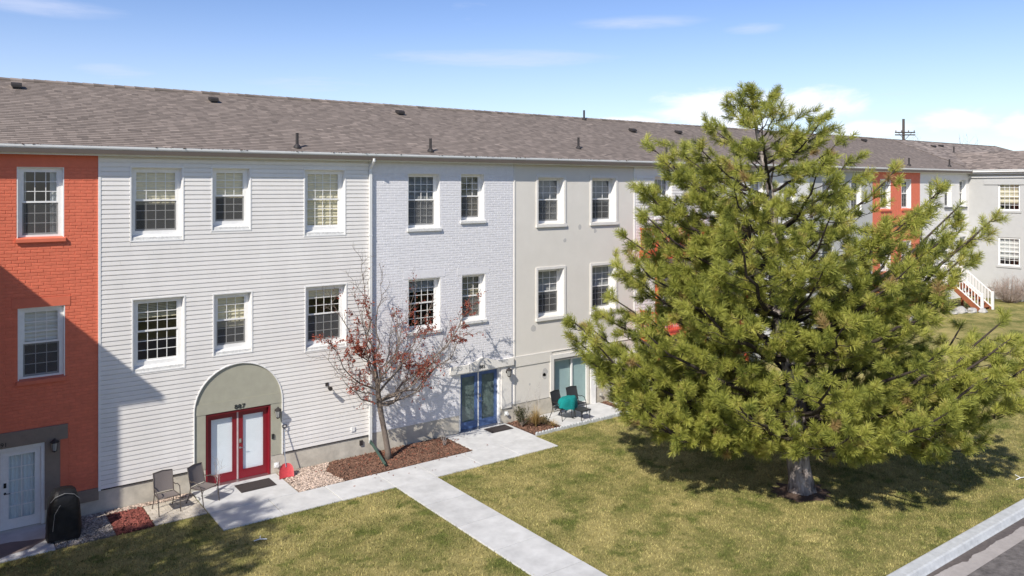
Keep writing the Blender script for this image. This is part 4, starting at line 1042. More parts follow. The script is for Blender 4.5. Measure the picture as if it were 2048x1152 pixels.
PROF = {2.35: (5.0, 5.3, 2.2), 2.7: (5.2, 5.5, 3.4), 3.1: (5.4, 5.6, 4.6), 4.26: (5.8, 6.4, 5.2), 4.8: (5.4, 5.5, 5.0), 5.4: (4.5, 4.5, 4.8), 6.1: (4.3, 4.4, 4.5), 6.8: (4.25, 5.2, 4.4), 7.6: (4.1, 5.8, 4.1), 8.9: (3.6, 4.2, 3.4), 9.75: (2.5, 3.5, 2.6), 10.45: (1.4, 2.8, 1.8), 11.0: (.55, .9, .7), 11.3: (.3, .4, .3)}
PB = (19.63, -10.07, 0.0)
PT = (PB[0]-1.36*RT[0], PB[1]-1.36*RT[1], 11.35)
pine, NT = pine_tree(PB, PT, PROF, 92, 4, 'large pine with yellow-green needles standing on the lawn', needles=118, nlen=.19, spacing=1.04, zlo=1.9,
    extra=((9.75, math.pi, 1.25), (9.3, 2.9, 1.0), (8.6, math.pi, 1.0), (7.9, 2.85, 1.02), (7.2, math.pi+.15, 1.02), (6.7, 2.9, 1.0), (6.3, math.pi, 1.02), (5.9, math.pi+.3, .95), (5.3, 2.7, .95), (7.75, .05, 1.08), (7.4, -.1, 1.0), (4.85, math.pi, 1.1), (4.3, math.pi, 1.02), (4.2, .0, 1.05), (3.9, .15, 1.05), (2.4, .3, .97), (2.3, 2.9, 1.0), (4.5, math.pi-.25, 1.0), (4.4, math.pi+.28, .98), (3.8, math.pi-.15, 1.0), (3.3, math.pi+.2, 1.0), (3.0, math.pi-.3, 1.02), (2.6, math.pi+.05, 1.0), (4.6, .25, 1.0), (4.4, -.25, 1.0), (3.6, .1, 1.06), (3.2, -.2, 1.0), (4.9, .1, 1.12), (2.8, .15, 1.05)))
lt, _ = pine_tree((-4.4, -8.3, 0), (-4.2, -8.1, 11.2), {2.8: (3.9, 3.9, 3.9), 5: (4.0, 4.0, 4.0), 7.5: (3.0, 3.0, 3.0), 9.8: (1.5, 1.5, 1.5), 11.0: (.3, .3, .3)}, 125, 9, 'smaller pine outside the left edge shading the lawn', needles=60, trunk_r=.2, zlo=2.6)
lt2, _ = pine_tree((-5.3, -6.5, 0), (-5.2, -6.4, 9.0), {2.6: (2.3, 2.3, 2.3), 4.5: (2.6, 2.6, 2.6), 6.5: (2.2, 2.2, 2.2), 8: (1.3, 1.3, 1.3), 8.8: (.3, .3, .3)}, 70, 12, 'smallest pine outside the left edge, close to the brick wing', needles=50, trunk_r=.18, zlo=2.2)
def soil_ring():
    b = MB(); r = random.Random(2); n = 48
    ring = [(PB[0]+math.cos(2*math.pi*k/n)*r.uniform(.62, .95), PB[1]+math.sin(2*math.pi*k/n)*r.uniform(.55, .85), .008) for k in range(n)]
    b.poly([(PB[0], PB[1], .05)]+ring, [(0, k+1, (k+1) % n+1) for k in range(n)]); o = b.build('tree_soil', SOIL); o['kind'] = 'structure'
soil_ring()

def twig_tree(base, limbs, label, trunk, name='crabapple_tree', bark=SMOOTHBARK, leafn=0, seed=3, ymax=None, twig=.2, tl=(.35, .9), leaves=None, cat='tree', zdense=None, group=None):
    rnd = random.Random(seed); t = thing(name, base, label, cat, group)
    tb = MB(); tb.tube(trunk[0], trunk[1], 10); tb.build('trunk', bark, t, smooth=True)
    lb = MB(); P, D = [], []
    def cl(v):
        if ymax is not None and v.y > ymax: v = Vector((v.x, ymax - .3*(v.y-ymax), v.z))
        return v
    for (f, q, r0) in limbs:
        p0, _ = along([Vector(v) for v in trunk[0]], f); q = Vector(q); L_ = (q-p0).length
        path = [cl(v) for v in curve_path(p0, q, (0, 0, -.10*L_), 8, .022, rnd)]
        lb.tube(path, [r0*(1-.86*i/8) for i in range(9)], 6, False)
        s = .22
        while s < 1.0:
            p, d = along(path, s); ln = rnd.uniform(*tl)*(1.15-.5*s)
            dd = (d*.75 + rand_perp(d, rnd)*.8 + Vector((0,0,.28))).normalized(); e = cl(p+dd*ln)
            tp = curve_path(p, e, rand_perp(dd, rnd)*.06*ln, 4, .03, rnd); lb.tube(tp, [r0*.20*(1-.7*i/4)+.0022 for i in range(5)], 4, False)
            u = .25
            while u < 1.0:
                a, ad = along(tp, u); d3 = (ad*.8+rand_perp(ad, rnd)*.8+Vector((0,0,.15))).normalized(); e3 = cl(a+d3*rnd.uniform(.12, .36))
                lb.tube([a, a.lerp(e3, .5)+rand_perp(d3, rnd)*.01, e3], [.004, .003, .0018], 3, False)
                for g in (.3, .55, .8, 1.0): P.append(tuple(a.lerp(e3, g))); D.append(tuple(d3))
                u += rnd.uniform(.12, .24)
            s += rnd.uniform(.6, 1.4)*twig/L_
    lb.build('branches', bark, t, smooth=True, origin=base)
    if leafn:
        P, D = np.array(P), np.array(D)
        w = (np.sin(P[:,0]*3.1+1.0)+np.sin(P[:,2]*4.3+P[:,0]*1.7)+np.sin(P[:,1]*4.0)+1.2); w = np.clip(w, .12, None)**2.2
        if zdense: w = w*np.exp(-((P[:,2]-zdense[0])/zdense[1])**2)
        i = RNG.choice(len(P), leafn, p=w/w.sum())
        pts = P[i]+RNG.normal(0, .022, (leafn,3)); 
        if ymax is not None: pts[:,1] = np.minimum(pts[:,1], ymax+.05)
        o = leaf_cloud('leaves', pts, D[i], *leaves[1:], leaves[0], t, np.clip(RNG.normal(.5, .25, leafn), 0, 1), droop=.8); o['kind'] = 'stuff'
    return t
TB = Vector((11.49, -.86, 0))
trk = ([TB+Vector((0,0,-.05)), TB+Vector((-.02,0,.25)), TB+Vector((-.12,0,.8)), TB+Vector((-.24,.02,1.4)), TB+Vector((-.33,.0,1.9)), TB+Vector((-.42,-.02,2.6)), TB+Vector((-.55,0,3.6))], [.125, .095, .085, .082, .085, .06, .035])
RL = [(.98, (10.62, -.85, 6.55), .033), (.95, (11.35, -.75, 6.0), .03), (.75, (9.2, -1.25, 4.15), .034), (.85, (9.55, -.7, 5.45), .03), (.62, (9.55, -1.6, 3.05), .03), (.80, (10.15, -1.7, 4.9), .026),
      (.66, (14.75, -.9, 4.75), .048), (.64, (14.1, -1.75, 3.95), .042), (.72, (13.25, -.7, 4.9), .038), (.82, (12.5, -.9, 5.4), .034), (.62, (13.3, -1.7, 3.2), .034), (.75, (12.35, -2.0, 4.4), .03),
      (.8, (11.95, -.5, 4.6), .028), (.63, (14.3, -.5, 3.75), .036), (.78, (11.3, -2.4, 4.6), .03), (.66, (10.5, -2.2, 3.7), .03), (.66, (12.8, -2.3, 3.7), .034), (.7, (9.3, -.8, 3.6), .026), (.9, (10.4, -.6, 5.7), .024)]
twig_tree(tuple(TB), RL, 'small ornamental tree with sparse red leaves beside the downspout', trk, leafn=5600, seed=5, ymax=-.16, leaves=(REDLEAF, .062, .042), zdense=(3.75, 1.2))
# bare shrubs
def bush(base, h, w, n, label, seed, m=PALEBARK, name='bare_shrub'):
    rnd = random.Random(seed); b = Vector(base); t = thing(name, base, label, 'shrub'); B = MB()
    for i in range(n):
        a = rnd.uniform(0, 6.28); rr = w*math.sqrt(rnd.random()); tip = b+Vector((math.cos(a)*rr, math.sin(a)*rr, h*(1-.45*(rr/w)**2)*rnd.uniform(.75, 1.05)))
        p = curve_path(b+Vector((math.cos(a)*.12, math.sin(a)*.12, 0)), tip, Vector((math.cos(a), math.sin(a), 0))*.12*w, 5, .03, rnd)
        B.tube(p, [.014, .012, .010, .008, .006, .003], 4, False)
        for k in range(7):
            q, d = along(p, rnd.uniform(.35, .98)); e = q+(d+rand_perp(d, rnd)*.8).normalized()*rnd.uniform(.15, .4); B.tube([q, e], [.005, .002], 3, False)
    B.build('stems', m, t, origin=base); return t
bush((52.1, -2.75, 1.58), 1.75, 1.25, 150, 'twiggy pale leafless shrub against the right wing', 3)
bush((33.9, -8.75, gz(33.9,0)), .75, .8, 45, 'low leafless shrub with grey twigs at the right edge of the lawn', 8, mat('grey_twigs', (.42,.39,.36), .9))
# far bare trees behind the roofs
for (px, dist, top, sd, lab) in ((1822, 95, 268, 3, 'bare treetop behind the roof beside the utility pole'), (1930, 105, 271, 6, 'bare treetop behind the far end of the roof')):
    r_ = (px-CX)/FPX; X = dist*(FW[0]+RT[0]*r_); Y = dist*(FW[1]+RT[1]*r_)-CAM_D; Z = CAM_H+(HY-top)/FPX*dist
    rnd = random.Random(sd); b0 = Vector((X, Y, 0)); tk = ([b0, b0+Vector((.1,0,Z*.4)), b0+Vector((0,.1,Z*.8))], [.28, .2, .1])
    twig_tree(tuple(b0), [(rnd.uniform(.5, 1), b0+Vector((rnd.uniform(-2.6, 2.6), rnd.uniform(-2, 2), Z*rnd.uniform(.82, 1.0))), .06) for _ in range(16)], lab, tk, name='bare_tree', bark=PALEBARK, seed=sd, tl=(.8, 1.8), twig=.4)

# ------------------------------------------------------------------ grass blades on the near lawn
def grass():
    rg = np.random.default_rng(5); n = 300000
    u = rg.random(n); X = -0.5 + 33*u**.92; Y = rg.uniform(KY+.02, -1.70, n)
    keep = np.ones(n, bool)
    for (a, b, c, d) in ((5.78, 16.62, -3.07, 0), (10.57, 11.92, -14.1, -3.0), (-1, 5.8, -1.76, 0), (16.6, 21.3, -1.80, 0)):
        j = rg.uniform(0, .035, n); keep &= ~((X > a+j) & (X < b-j) & (Y > c+j) & (Y < d))
    keep &= (X-PB[0])**2+(Y-PB[1])**2 > .8**2
    dep = X*FW[0]+(Y+CAM_D)*FW[1]; lat = X*RT[0]+(Y+CAM_D)*RT[1]; keep &= (np.abs(lat/dep) < .70) & (dep > 8)
    X, Y = X[keep], Y[keep]; n = len(X); t = np.clip((X-27)/21, 0, 1); Z = 1.6*t*t*(3-2*t)
    a = rg.uniform(0, 2*np.pi, n); h = rg.uniform(.025, .06, n); l = rg.normal(0, .022, (n,2)); w = rg.uniform(.006, .012, n)
    dx, dy = np.cos(a)*w, np.sin(a)*w
    V = np.stack([np.stack([X-dx, Y-dy, Z-.004], 1), np.stack([X+dx, Y+dy, Z-.004], 1), np.stack([X+l[:,0], Y+l[:,1], Z+h], 1)], 1).reshape(-1,3)
    o = arr_mesh('grass', V, np.arange(3*n).reshape(-1,3), BLADE, None, np.repeat(np.clip(rg.normal(.5, .28, n), 0, 1), 3))
    tag(o, 'short patchy green and straw coloured lawn grass', 'grass', kind='stuff')
grass()

# ------------------------------------------------------------------ beds in front of the houses
def bed(name, x0, x1, y0, y1, m, label, chips, z=0.012, poly=None, density=420, size=(.03,.03,.02), chipm=None, chipname='chips', seed=1, tilt=.5, jit=.25):
    """planting bed: base sheet (structure) with a cover of stones or chips as its part"""
    rg = np.random.default_rng(seed)
    pts = poly or [(x0,y0),(x1,y0),(x1,y1),(x0,y1)]
    b = MB().poly([(x, y, z) for x, y in pts] + [(x, y, z-.05) for x, y in pts], [tuple(range(len(pts)))]+[(i, i+len(pts), (i+1)%len(pts)+len(pts), (i+1)%len(pts)) for i in range(len(pts))])
    base = b.build(name, m); base['kind'] = 'structure'
    xs = [p[0] for p in pts]; ys = [p[1] for p in pts]
    n = int(density*(max(xs)-min(xs))*(max(ys)-min(ys))); X = rg.uniform(min(xs)+.03, max(xs)-.03, n); Y = rg.uniform(min(ys)+.03, max(ys)-.03, n)
    ins = np.zeros(n, bool); k = len(pts)
    for i in range(k):
        (xa, ya), (xb, yb) = pts[i], pts[(i+1)%k]
        c = ((ya > Y) != (yb > Y)) & (X < (xb-xa)*(Y-ya)/(yb-ya+1e-12)+xa); ins ^= c
    X, Y = X[ins], Y[ins]; n = len(X)
    C = np.stack([X, Y, z+rg.uniform(.0, .022, n)], 1); S = np.array(size)[None]*rg.uniform(.5, 1.25, (n,3))
    return base, C, S, rg.random(n), rg
def chip_bed(*a, **k):
    base, C, S, T, rg = bed(*a, **k); box_cloud(k['chipname'], C, S, k['chipm'], base, rotz_random(len(C), k.get('tilt', .5)), T)
def stone_bed(*a, **k):
    """rounded pebbles: low octahedral blobs"""
    base, C, S, T, rg = bed(*a, **k); n = len(C)
    o = np.array([(1,0,0),(.6,.75,.1),(-.3,.95,0),(-1,.1,0),(-.5,-.85,.1),(.5,-.9,0),(.1,.1,.8),(0,0,-.7)])
    V = np.einsum('nij,nkj->nki', rotz_random(n, .35), o[None]*S[:,None]*(1+rg.uniform(-.2, .2, (n,8,3))))+C[:,None]
    f = []
    for i in range(6): f += [(i, (i+1)%6, 6), ((i+1)%6, i, 7)]
    F = (np.array(f)[None]+(np.arange(n)*8)[:,None,None]).reshape(-1,3)
    ob = arr_mesh(k['chipname'], V.reshape(-1,3), F, k['chipm'], base, np.repeat(T, 8), origin=tuple(WLOC[base])); ob['kind'] = 'stuff'
stone_bed('gravel_bed', 2.30, 3.60, -1.74, -.03, GREYPEB, '', 0, density=900, size=(.034,.026,.02), chipm=GREYPEB, chipname='gravel', seed=3)
chip_bed('red_mulch_bed', 3.60, 4.46, -1.76, -.30, REDMULCHB, '', 0, density=700, size=(.06,.022,.009), chipm=REDMULCH, chipname='mulch_chips', seed=4, tilt=.3)
stone_bed('gravel_strip', 3.60, 5.78, -.30, -.03, GREYPEB, '', 0, density=800, size=(.034,.028,.02), chipm=PEBBLE, chipname='gravel', seed=5)
stone_bed('pebble_bed', 0, 0, 0, 0, PEBBLE, '', 0, poly=[(8.22,-1.80),(9.62,-1.82),(9.5,-1.2),(9.45,-.7),(9.9,-.03),(8.22,-.03)], density=1000, size=(.042,.028,.022), chipm=PEBBLE, chipname='pebbles', seed=6)
chip_bed('mulch_bed', 0, 0, 0, 0, MULCHBASE, '', 0, poly=[(9.64,-1.82),(14.04,-1.82),(14.04,-.03),(9.93,-.03),(9.48,-.7),(9.53,-1.2)], density=850, size=(.045,.014,.007), chipm=MULCH, chipname='mulch_chips', seed=7, tilt=.35)
chip_bed('planting_bed', 0, 0, 0, 0, MULCHBASE, '', 0, poly=[(16.64,-1.72),(18.04,-1.72),(18.04,-.03),(16.64,-.03)], density=450, size=(.05,.02,.008), chipm=MULCH, chipname='mulch_chips', seed=8)
chip_bed('planting_bed', 0, 0, 0, 0, MULCHBASE, '', 0, poly=[(21.22,-1.72),(23.4,-1.6),(23.4,-.03),(21.22,-.03)], density=450, size=(.05,.02,.008), chipm=MULCH, chipname='mulch_chips', seed=9)
def paver_patch():
    root = MB().box(4.48, 5.76, -1.74, -.32, -.06, .002).build('paver_base', SOIL); root['kind'] = 'structure'
    r = random.Random(4); y = -1.74; row = 0
    while y < -.40:
        x = 4.48 - (row % 2)*.11
        while x < 5.75:
            a, b = max(x, 4.48)+.005, min(x+.22, 5.76)-.005
            if b-a > .04: MB().bev(a, b, y+.005, min(y+.14, -.32)-.005, -.03, .034+r.uniform(-.004, .005), .008).build('paver', PAVER, root)
            x += .22
        y += .14; row += 1
paver_patch()
def edging():
    t = thing('lawn_edging', (18.6, -1.78, 0), 'row of pale scalloped edging stones between patio bed and lawn', 'edging'); me = None
    for i in range(34):
        x = 16.72+i*.135
        if me is None:
            b = MB().extr([(.062*math.cos(math.pi*k/6), .075+.05*math.sin(math.pi*k/6)) for k in range(7)]+[(-.062, -.06), (.062, -.06)], 'y', -.035, .035)
            o = b.build('edging_stone', KERB, t, local=True); me = o.data; o.location = Vector((x, -1.78, 0))-WLOC[t]
        else: link('edging_stone', me, (x, -1.78+random.uniform(-.012, .012), random.uniform(-.01, .01)), t)
edging()

# ------------------------------------------------------------------ furniture and small things
def wall_lamp(X, Z, label, y=-.02):
    t = thing('wall_lamp', (X, y, Z), label, 'lamp', 'lantern lamps beside the front doors')
    MB().lathe([(.055,0),(.055,-.02),(.03,-.03)], (X, y, Z), 10, 'y').build('back_plate', DARKPIPE, t)
    MB().tube([(X, y-.02, Z), (X, y-.10, Z+.02), (X, y-.14, Z+.10), (X, y-.13, Z+.16)], .012, 6).build('arm', DARKPIPE, t)
    c = (X, y-.135, Z-.14)
    MB().lathe([(.02,.32),(.03,.29),(.105,.24),(.11,.22),(.085,.215)], c, 8).build('cap', DARKPIPE, t)
    MB().lathe([(.055,.02),(.085,.21)], c, 8).build('glass', LAMPGLASS, t)
    b = MB()
    for k in range(4):
        a = math.pi/4+k*math.pi/2; b.tube([(c[0]+.058*math.cos(a), c[1]+.058*math.sin(a), c[2]+.01), (c[0]+.09*math.cos(a), c[1]+.09*math.sin(a), c[2]+.22)], .007, 4)
    b.lathe([(.015,-.03),(.06,0),(.06,.02)], c, 8); b.build('cage', DARKPIPE, t)
wall_lamp(2.44, 2.02, 'lantern lamp beside the white french door of the orange house', -.035)
wall_lamp(8.20, 1.86, 'lantern lamp right of the red double door', -.03)
wall_lamp(16.67, 1.88, 'lantern lamp right of the blue double door', -.055)
fl = thing('floodlight', (9.79, -.03, 2.45), 'small dark floodlight on the white siding behind the red-leaved tree', 'lamp')
MB().box(9.74, 9.84, -.05, -.022, 2.40, 2.50).build('back_plate', DARKPIPE, fl); MB().tube([(9.79, -.05, 2.45), (9.79, -.16, 2.43), (9.79, -.20, 2.37)], .014, 6).build('arm', DARKPIPE, fl)
MB().lathe([(.035,0),(.05,-.05),(.065,-.16)], (9.80, -.15, 2.36), 10, 'y').build('lamp_head', DARKPIPE, fl)

def sling_chair(loc, rz, label, metal, fabric, group, s=1.0):
    t = thing('patio_chair', loc, label, 'chair', group, rz)
    for q in (-1, 1):
        MB().tube([(q*.27,-.29,0),(q*.275,-.25,.30),(q*.28,-.20,.50),(q*.30,-.10,.615),(q*.295,.06,.635),(q*.27,.16,.60),(q*.25,.24,.62)], .0125, 8).build('arm', metal, t, True, True)
        MB().tube([(q*.26,.36,0),(q*.25,.25,.25),(q*.245,.215,.42),(q*.245,.27,.66),(q*.24,.345,.95)], .0125, 8).build('back_post', metal, t, True, True)
        MB().tube([(q*.245,.21,.42),(q*.255,-.05,.425),(q*.262,-.25,.435)], .0125, 8).build('seat_rail', metal, t, True, True)
    b = MB(); b.tube([(-.26,-.245,.43),(.26,-.245,.43)], .011, 8); b.tube([(-.245,.215,.425),(.245,.215,.425)], .011, 8); b.tube([(-.24,.345,.94),(0,.36,.965),(.24,.345,.94)], .012, 8); b.build('crossbars', metal, t, True, True)
    def sling(name, rows):
        B = MB(); n = len(rows); w = 5; pts = []
        for off in (0, -.006):
            for (hw, y, z, sag) in rows:
                for k in range(w): u = -1+2*k/(w-1); pts.append((u*hw, y+ (sag[0])*(1-u*u), z+sag[1]*(1-u*u)+off))
        f = [(i*w+k, i*w+k+1, (i+1)*w+k+1, (i+1)*w+k) for i in range(n-1) for k in range(w-1)]; f += [tuple(j+n*w for j in q[::-1]) for q in f]
        B.poly(pts, f).build(name, fabric, t, True, True)
    sling('seat', [(.25,.20,.43,(0,-.02)),(.252,.05,.425,(0,-.035)),(.255,-.10,.43,(0,-.035)),(.258,-.24,.445,(0,-.01))])
    sling('backrest', [(.238,.222,.46,(.02,0)),(.238,.26,.62,(.03,0)),(.236,.31,.80,(.025,0)),(.232,.35,.945,(.01,.01))])
    t.scale = (s, s, s); return t
sling_chair((4.92, -.98, .034), R(4), 'taupe sling patio chair on the pavers, left of the pair by the red door', BRONZE, SLING, 'taupe patio chairs by the red door')
sling_chair((5.86, -.98, .036), R(28), 'taupe sling patio chair turned toward the red door, nearest the door', BRONZE, SLING, 'taupe patio chairs by the red door')
sling_chair((18.60, -.82, .036), R(8), 'black patio chair with the teal blanket over its arm', BLACK, BSLING, 'black patio chairs by the patio door')
sling_chair((19.42, -.72, .036), R(-4), 'empty black patio chair nearest the sliding patio door', BLACK, BSLING, 'black patio chairs by the patio door')
def side_table(x, y):
    t = thing('side_table', (x, y, .036), 'low black square side table in front of the black patio chairs', 'table')
    MB().bev(x-.24, x+.24, y-.24, y+.24, .40, .43, .008).build('table_top', BLACK, t)
    for a in (-1, 1):
        for b in (-1, 1): MB().tube([(x+a*.21, y+b*.21, .036), (x+a*.20, y+b*.20, .40)], .014, 6).build('leg', BLACK, t)
side_table(19.12, -1.36)
def blanket():
    b = MB(); r = random.Random(3); nx, ny = 28, 20; cx, cy = 18.86, -.92; pts = []
    for j in range(ny+1):
        for i in range(nx+1):
            q = 2*math.pi*i/nx; f = j/ny; rad = math.sin(min(1, f*1.25)*math.pi/2)
            ex = 1+.07*math.sin(5*q+2*f)+.05*math.sin(9*q+1)+r.uniform(-.012, .012)
            z = .84 - .12*f**2 - .36*max(0, f-.45)**1.1*(1.25+.5*math.sin(q+2.2)) + .02*math.sin(7*q)*f
            pts.append((cx+.36*rad*ex*math.cos(q)-.10*f*(1+math.cos(q+2.6)), cy+.25*rad*ex*math.sin(q)-.06*f, z))
    f = [(j*(nx+1)+i, j*(nx+1)+i+1, (j+1)*(nx+1)+i+1, (j+1)*(nx+1)+i) for j in range(ny) for i in range(nx)]
    n = len(pts); pts += [(x, y, z-.015) for x, y, z in pts]; f += [tuple(k+n for k in q[::-1]) for q in f]
    o = b.poly(pts, f).build('blanket', TEAL, smooth=True); tag(o, 'rumpled teal blanket draped over the black patio chair', 'blanket')
blanket()
def door_mat(x0, x1, y0, y1, label, z=.040):
    t = thing('door_mat', ((x0+x1)/2, (y0+y1)/2, z), label, 'mat')
    MB().bev(x0, x1, y0, y1, z, z+.018, .006).build('rubber_edge', RUBBER, t); MB().box(x0+.05, x1-.05, y0+.05, y1-.05, z+.018, z+.024).build('pile', RUBBER, t)
door_mat(6.88, 7.88, -.96, -.32, 'dark rectangular door mat in front of the red double door')
door_mat(15.55, 16.45, -.75, -.22, 'dark brown door mat in front of the blue double door')
def shovel():
    t = thing('snow_shovel', (8.33, -.42, .04), 'red plastic snow shovel leaning beside the red door', 'shovel')
    b = MB(); n = 7; rows = []
    foot, up = Vector((8.30, -.62, .045)), Vector((8.35, -.42, .40))
    for j in range(5):
        f = j/4; c = foot.lerp(up, f); hw = .22-.05*max(0, f-.6)/.4*1.6
        for i in range(n):
            u = -1+2*i/(n-1); rows.append((c.x+u*hw, c.y+.05*(1-u*u)+ (.008 if i % 2 else -.008), c.z - (.03*u*u if j == 4 else 0)))
    m = len(rows); rows += [(x, y+.008, z-.003) for x, y, z in rows]
    f = [(j*n+i, j*n+i+1, (j+1)*n+i+1, (j+1)*n+i) for j in range(4) for i in range(n-1)]; f += [tuple(k+m for k in q[::-1]) for q in f]
    b.poly(rows, f).build('blade', PLASTIC_RED, t, smooth=True)
    MB().tube([(8.345, -.44, .30), (8.35, -.33, .60), (8.42, -.10, 1.33)], .014, 8).build('shaft', STEEL, t)
    MB().tube([(8.42, -.10, 1.33), (8.36, -.085, 1.40), (8.36, -.08, 1.44), (8.49, -.08, 1.44), (8.49, -.085, 1.40), (8.42, -.10, 1.33)], .014, 6).build('grip', BLACK, t)
shovel()
def grill():
    x, y = 2.52, -1.18; t = thing('covered_grill', (x, y, .03), 'tall barbecue grill under a black cover beside the white french door', 'grill')
    b = MB(); secs = [(.04, .37, .29), (.25, .375, .295), (.55, .36, .29), (.80, .345, .285), (.98, .32, .275), (1.12, .27, .24), (1.20, .19, .17), (1.235, .08, .08)]
    n = 24; r = random.Random(8); pts = []
    for (z, a, c) in secs:
        for k in range(n):
            q = 2*math.pi*k/n; e = .55; cx_, sy = math.cos(q), math.sin(q)
            px_ = a*math.copysign(abs(cx_)**e, cx_); py_ = c*math.copysign(abs(sy)**e, sy)
            fold = 1+.035*math.sin(5*q+z*5)+.02*math.sin(11*q-z*7)+r.uniform(-.015, .015); pts.append((x+px_*fold, y+py_*fold, .03+z+ (.03*math.sin(3*q+1) if z < .1 else 0)))
    m = len(secs); f = [(i*n+k, i*n+(k+1)%n, (i+1)*n+(k+1)%n, (i+1)*n+k) for i in range(m-1) for k in range(n)]+[tuple(range((m-1)*n, m*n))]
    b.poly(pts, f).build('cover', COVER, t, smooth=True)
    MB().tube([(x-.30, y-.24, 1.02), (x-.2, y-.27, 1.14), (x, y-.265, 1.19), (x+.2, y-.26, 1.13), (x+.33, y-.22, .98)], .008, 5).build('piping', mat('grey_piping', (.2,.2,.2), .6), t)
    MB().tube([(x-.26, y-.315, .35), (x-.22, y-.325, .75), (x-.1, y-.32, .95)], .006, 5).build('piping', MATS['grey_piping'], t)
    for a in (-1, 1):
        for c in (-1, 1): MB().lathe([(.03,0),(.03,.06)], (x+a*.26, y+c*.18, .03), 8).build('caster', BLACK, t)
grill()
def ac_unit():
    x, y, w, h = 21.98, -.62, .78, .72; t = thing('air_conditioner', (x, y, .03), 'boxy grey-beige outdoor air conditioner by the stucco wall under the pine', 'air conditioner')
    MB().box(x-w/2-.05, x+w/2+.05, y-w/2-.05, y+w/2+.05, .0, .06).build('base_pad', CONC, t)
    MB().box(x-w/2+.03, x+w/2-.03, y-w/2+.03, y+w/2-.03, .06, .06+h-.03).build('coil', SCREEN, t)
    for i in range(14):
        z = .10+i*.046
        b = MB(); b.box(x-w/2, x+w/2, y-w/2, y-w/2+.02, z, z+.024); b.box(x-w/2, x-w/2+.02, y-w/2+.02, y+w/2, z, z+.024); b.build('louvre', AC_METAL, t)
    for a in (-1, 1):
        for c in (-1, 1): MB().box(x+a*w/2-.03, x+a*w/2+.03, y+c*w/2-.03, y+c*w/2+.03, .06, .06+h).build('corner_post', AC_METAL, t)
    MB().bev(x-w/2-.01, x+w/2+.01, y-w/2-.01, y+w/2+.01, .06+h, .11+h, .015).build('lid', AC_METAL, t)
    g = MB()
    for k in range(1, 6): g.lathe([(k*.055,.115+h),(k*.055+.008,.122+h),(k*.055+.016,.115+h)], (x, y, 0), 20)
    g.build('fan_grille', DARKPIPE, t)
ac_unit()
# plants of the bed between the two doors
def tuft_grass(x, y, h, w, n, label, seed):
    rg = np.random.default_rng(seed); t = thing('ornamental_grass', (x, y, .02), label, 'plant')
    a = rg.uniform(0, 2*np.pi, n); r = w*np.sqrt(rg.random(n)); hh = h*rg.uniform(.55, 1, n)*(1-.5*(r/w)**2); V = []; seg = 4
    for i in range(seg+1):
        f = i/seg; rr = .10*np.sqrt(rg.random(1)) + r*f**1.6
        px_, py_ = x+np.cos(a)*(rr*f+.06*np.cos(a*3)*(1-f)), y+np.sin(a)*(rr*f+.06*np.sin(a*5)*(1-f)); pz = .02+hh*(f-.35*(r/w)*f**3)
        wd_ = .006*(1-.8*f); V.append(np.stack([np.stack([px_-np.sin(a)*wd_, py_+np.cos(a)*wd_, pz], 1), np.stack([px_+np.sin(a)*wd_, py_-np.cos(a)*wd_, pz], 1)], 1))
    V = np.stack(V, 1).reshape(n, -1, 3); k = 2*(seg+1)
    F = (np.array([(2*i, 2*i+1, 2*i+3, 2*i+2) for i in range(seg)])[None]+(np.arange(n)*k)[:,None,None]).reshape(-1,4)
    arr_mesh('blades', V.reshape(-1,3), F, STRAW, t, np.repeat(np.clip(rg.normal(.5, .25, n), 0, .95), k), origin=(x, y, .02))
tuft_grass(17.22, -1.05, .95, .42, 420, 'tuft of dry golden ornamental grass in the bed beside the patio', 5)
tuft_grass(17.75, -1.35, .35, .30, 130, 'small dry grass clump next to the edging stones', 6)
def leafy_shrub(x, y, h, w, n, label, seed, m=SHRUBLEAF):
    rnd = random.Random(seed); t = thing('leafy_shrub', (x, y, .02), label, 'shrub'); B = MB(); P, D = [], []; b = Vector((x, y, .02))
    for i in range(26):
        a = rnd.uniform(0, 6.28); r = w*math.sqrt(rnd.random()); tip = b+Vector((math.cos(a)*r, math.sin(a)*r, h*(1-.4*(r/w)**2)*rnd.uniform(.7, 1)))
        p = curve_path(b, tip, (0,0,0), 4, .04, rnd); B.tube(p, [.01,.009,.007,.005,.003], 4, False)
        for k in range(n//26): q, d = along(p, rnd.uniform(.3, 1)); P.append(tuple(q+rand_perp(d, rnd)*rnd.uniform(0, .07))); D.append(tuple(d))
    B.build('stems', SMOOTHBARK, t, origin=(x, y, .02))
    o = leaf_cloud('foliage', np.array(P), np.array(D), .06, .03, m, t, np.clip(RNG.normal(.45, .25, len(P)), 0, 1)); o['kind'] = 'stuff'
leafy_shrub(16.85, -.75, .85, .38, 780, 'small dark leafy shrub right of the blue door', 3)
leafy_shrub(17.65, -1.0, .35, .22, 260, 'low grey-green plant between dry grass and patio chairs', 4)
def stalks(x, y, h, n, label, seed, w=.12):
    rnd = random.Random(seed); t = thing('dry_stalk', (x, y, .02), label, 'plant'); B = MB(); b = Vector((x, y, .02))
    for i in range(n):
        tip = b+Vector((rnd.uniform(-w, w), rnd.uniform(-w, w), h*rnd.uniform(.7, 1))); p = curve_path(b, tip, (0,0,0), 6, .02, rnd); B.tube(p, [.008-.001*k for k in range(7)], 4, False)
        for k in range(7): q, d = along(p, rnd.uniform(.4, 1)); e = q+(d+rand_perp(d, rnd)*.6).normalized()*rnd.uniform(.08, .25); B.tube([q, e], [.004,.002], 3, False)
    B.build('stems', MATS['grey_twigs'], t, origin=(x, y, .02))
stalks(17.55, -.75, 1.85, 3, 'tall thin dry stalk standing in the bed by the patio', 2)
stalks(17.15, -.55, 1.25, 4, 'short dry grey stalks behind the golden grass', 7, .3)
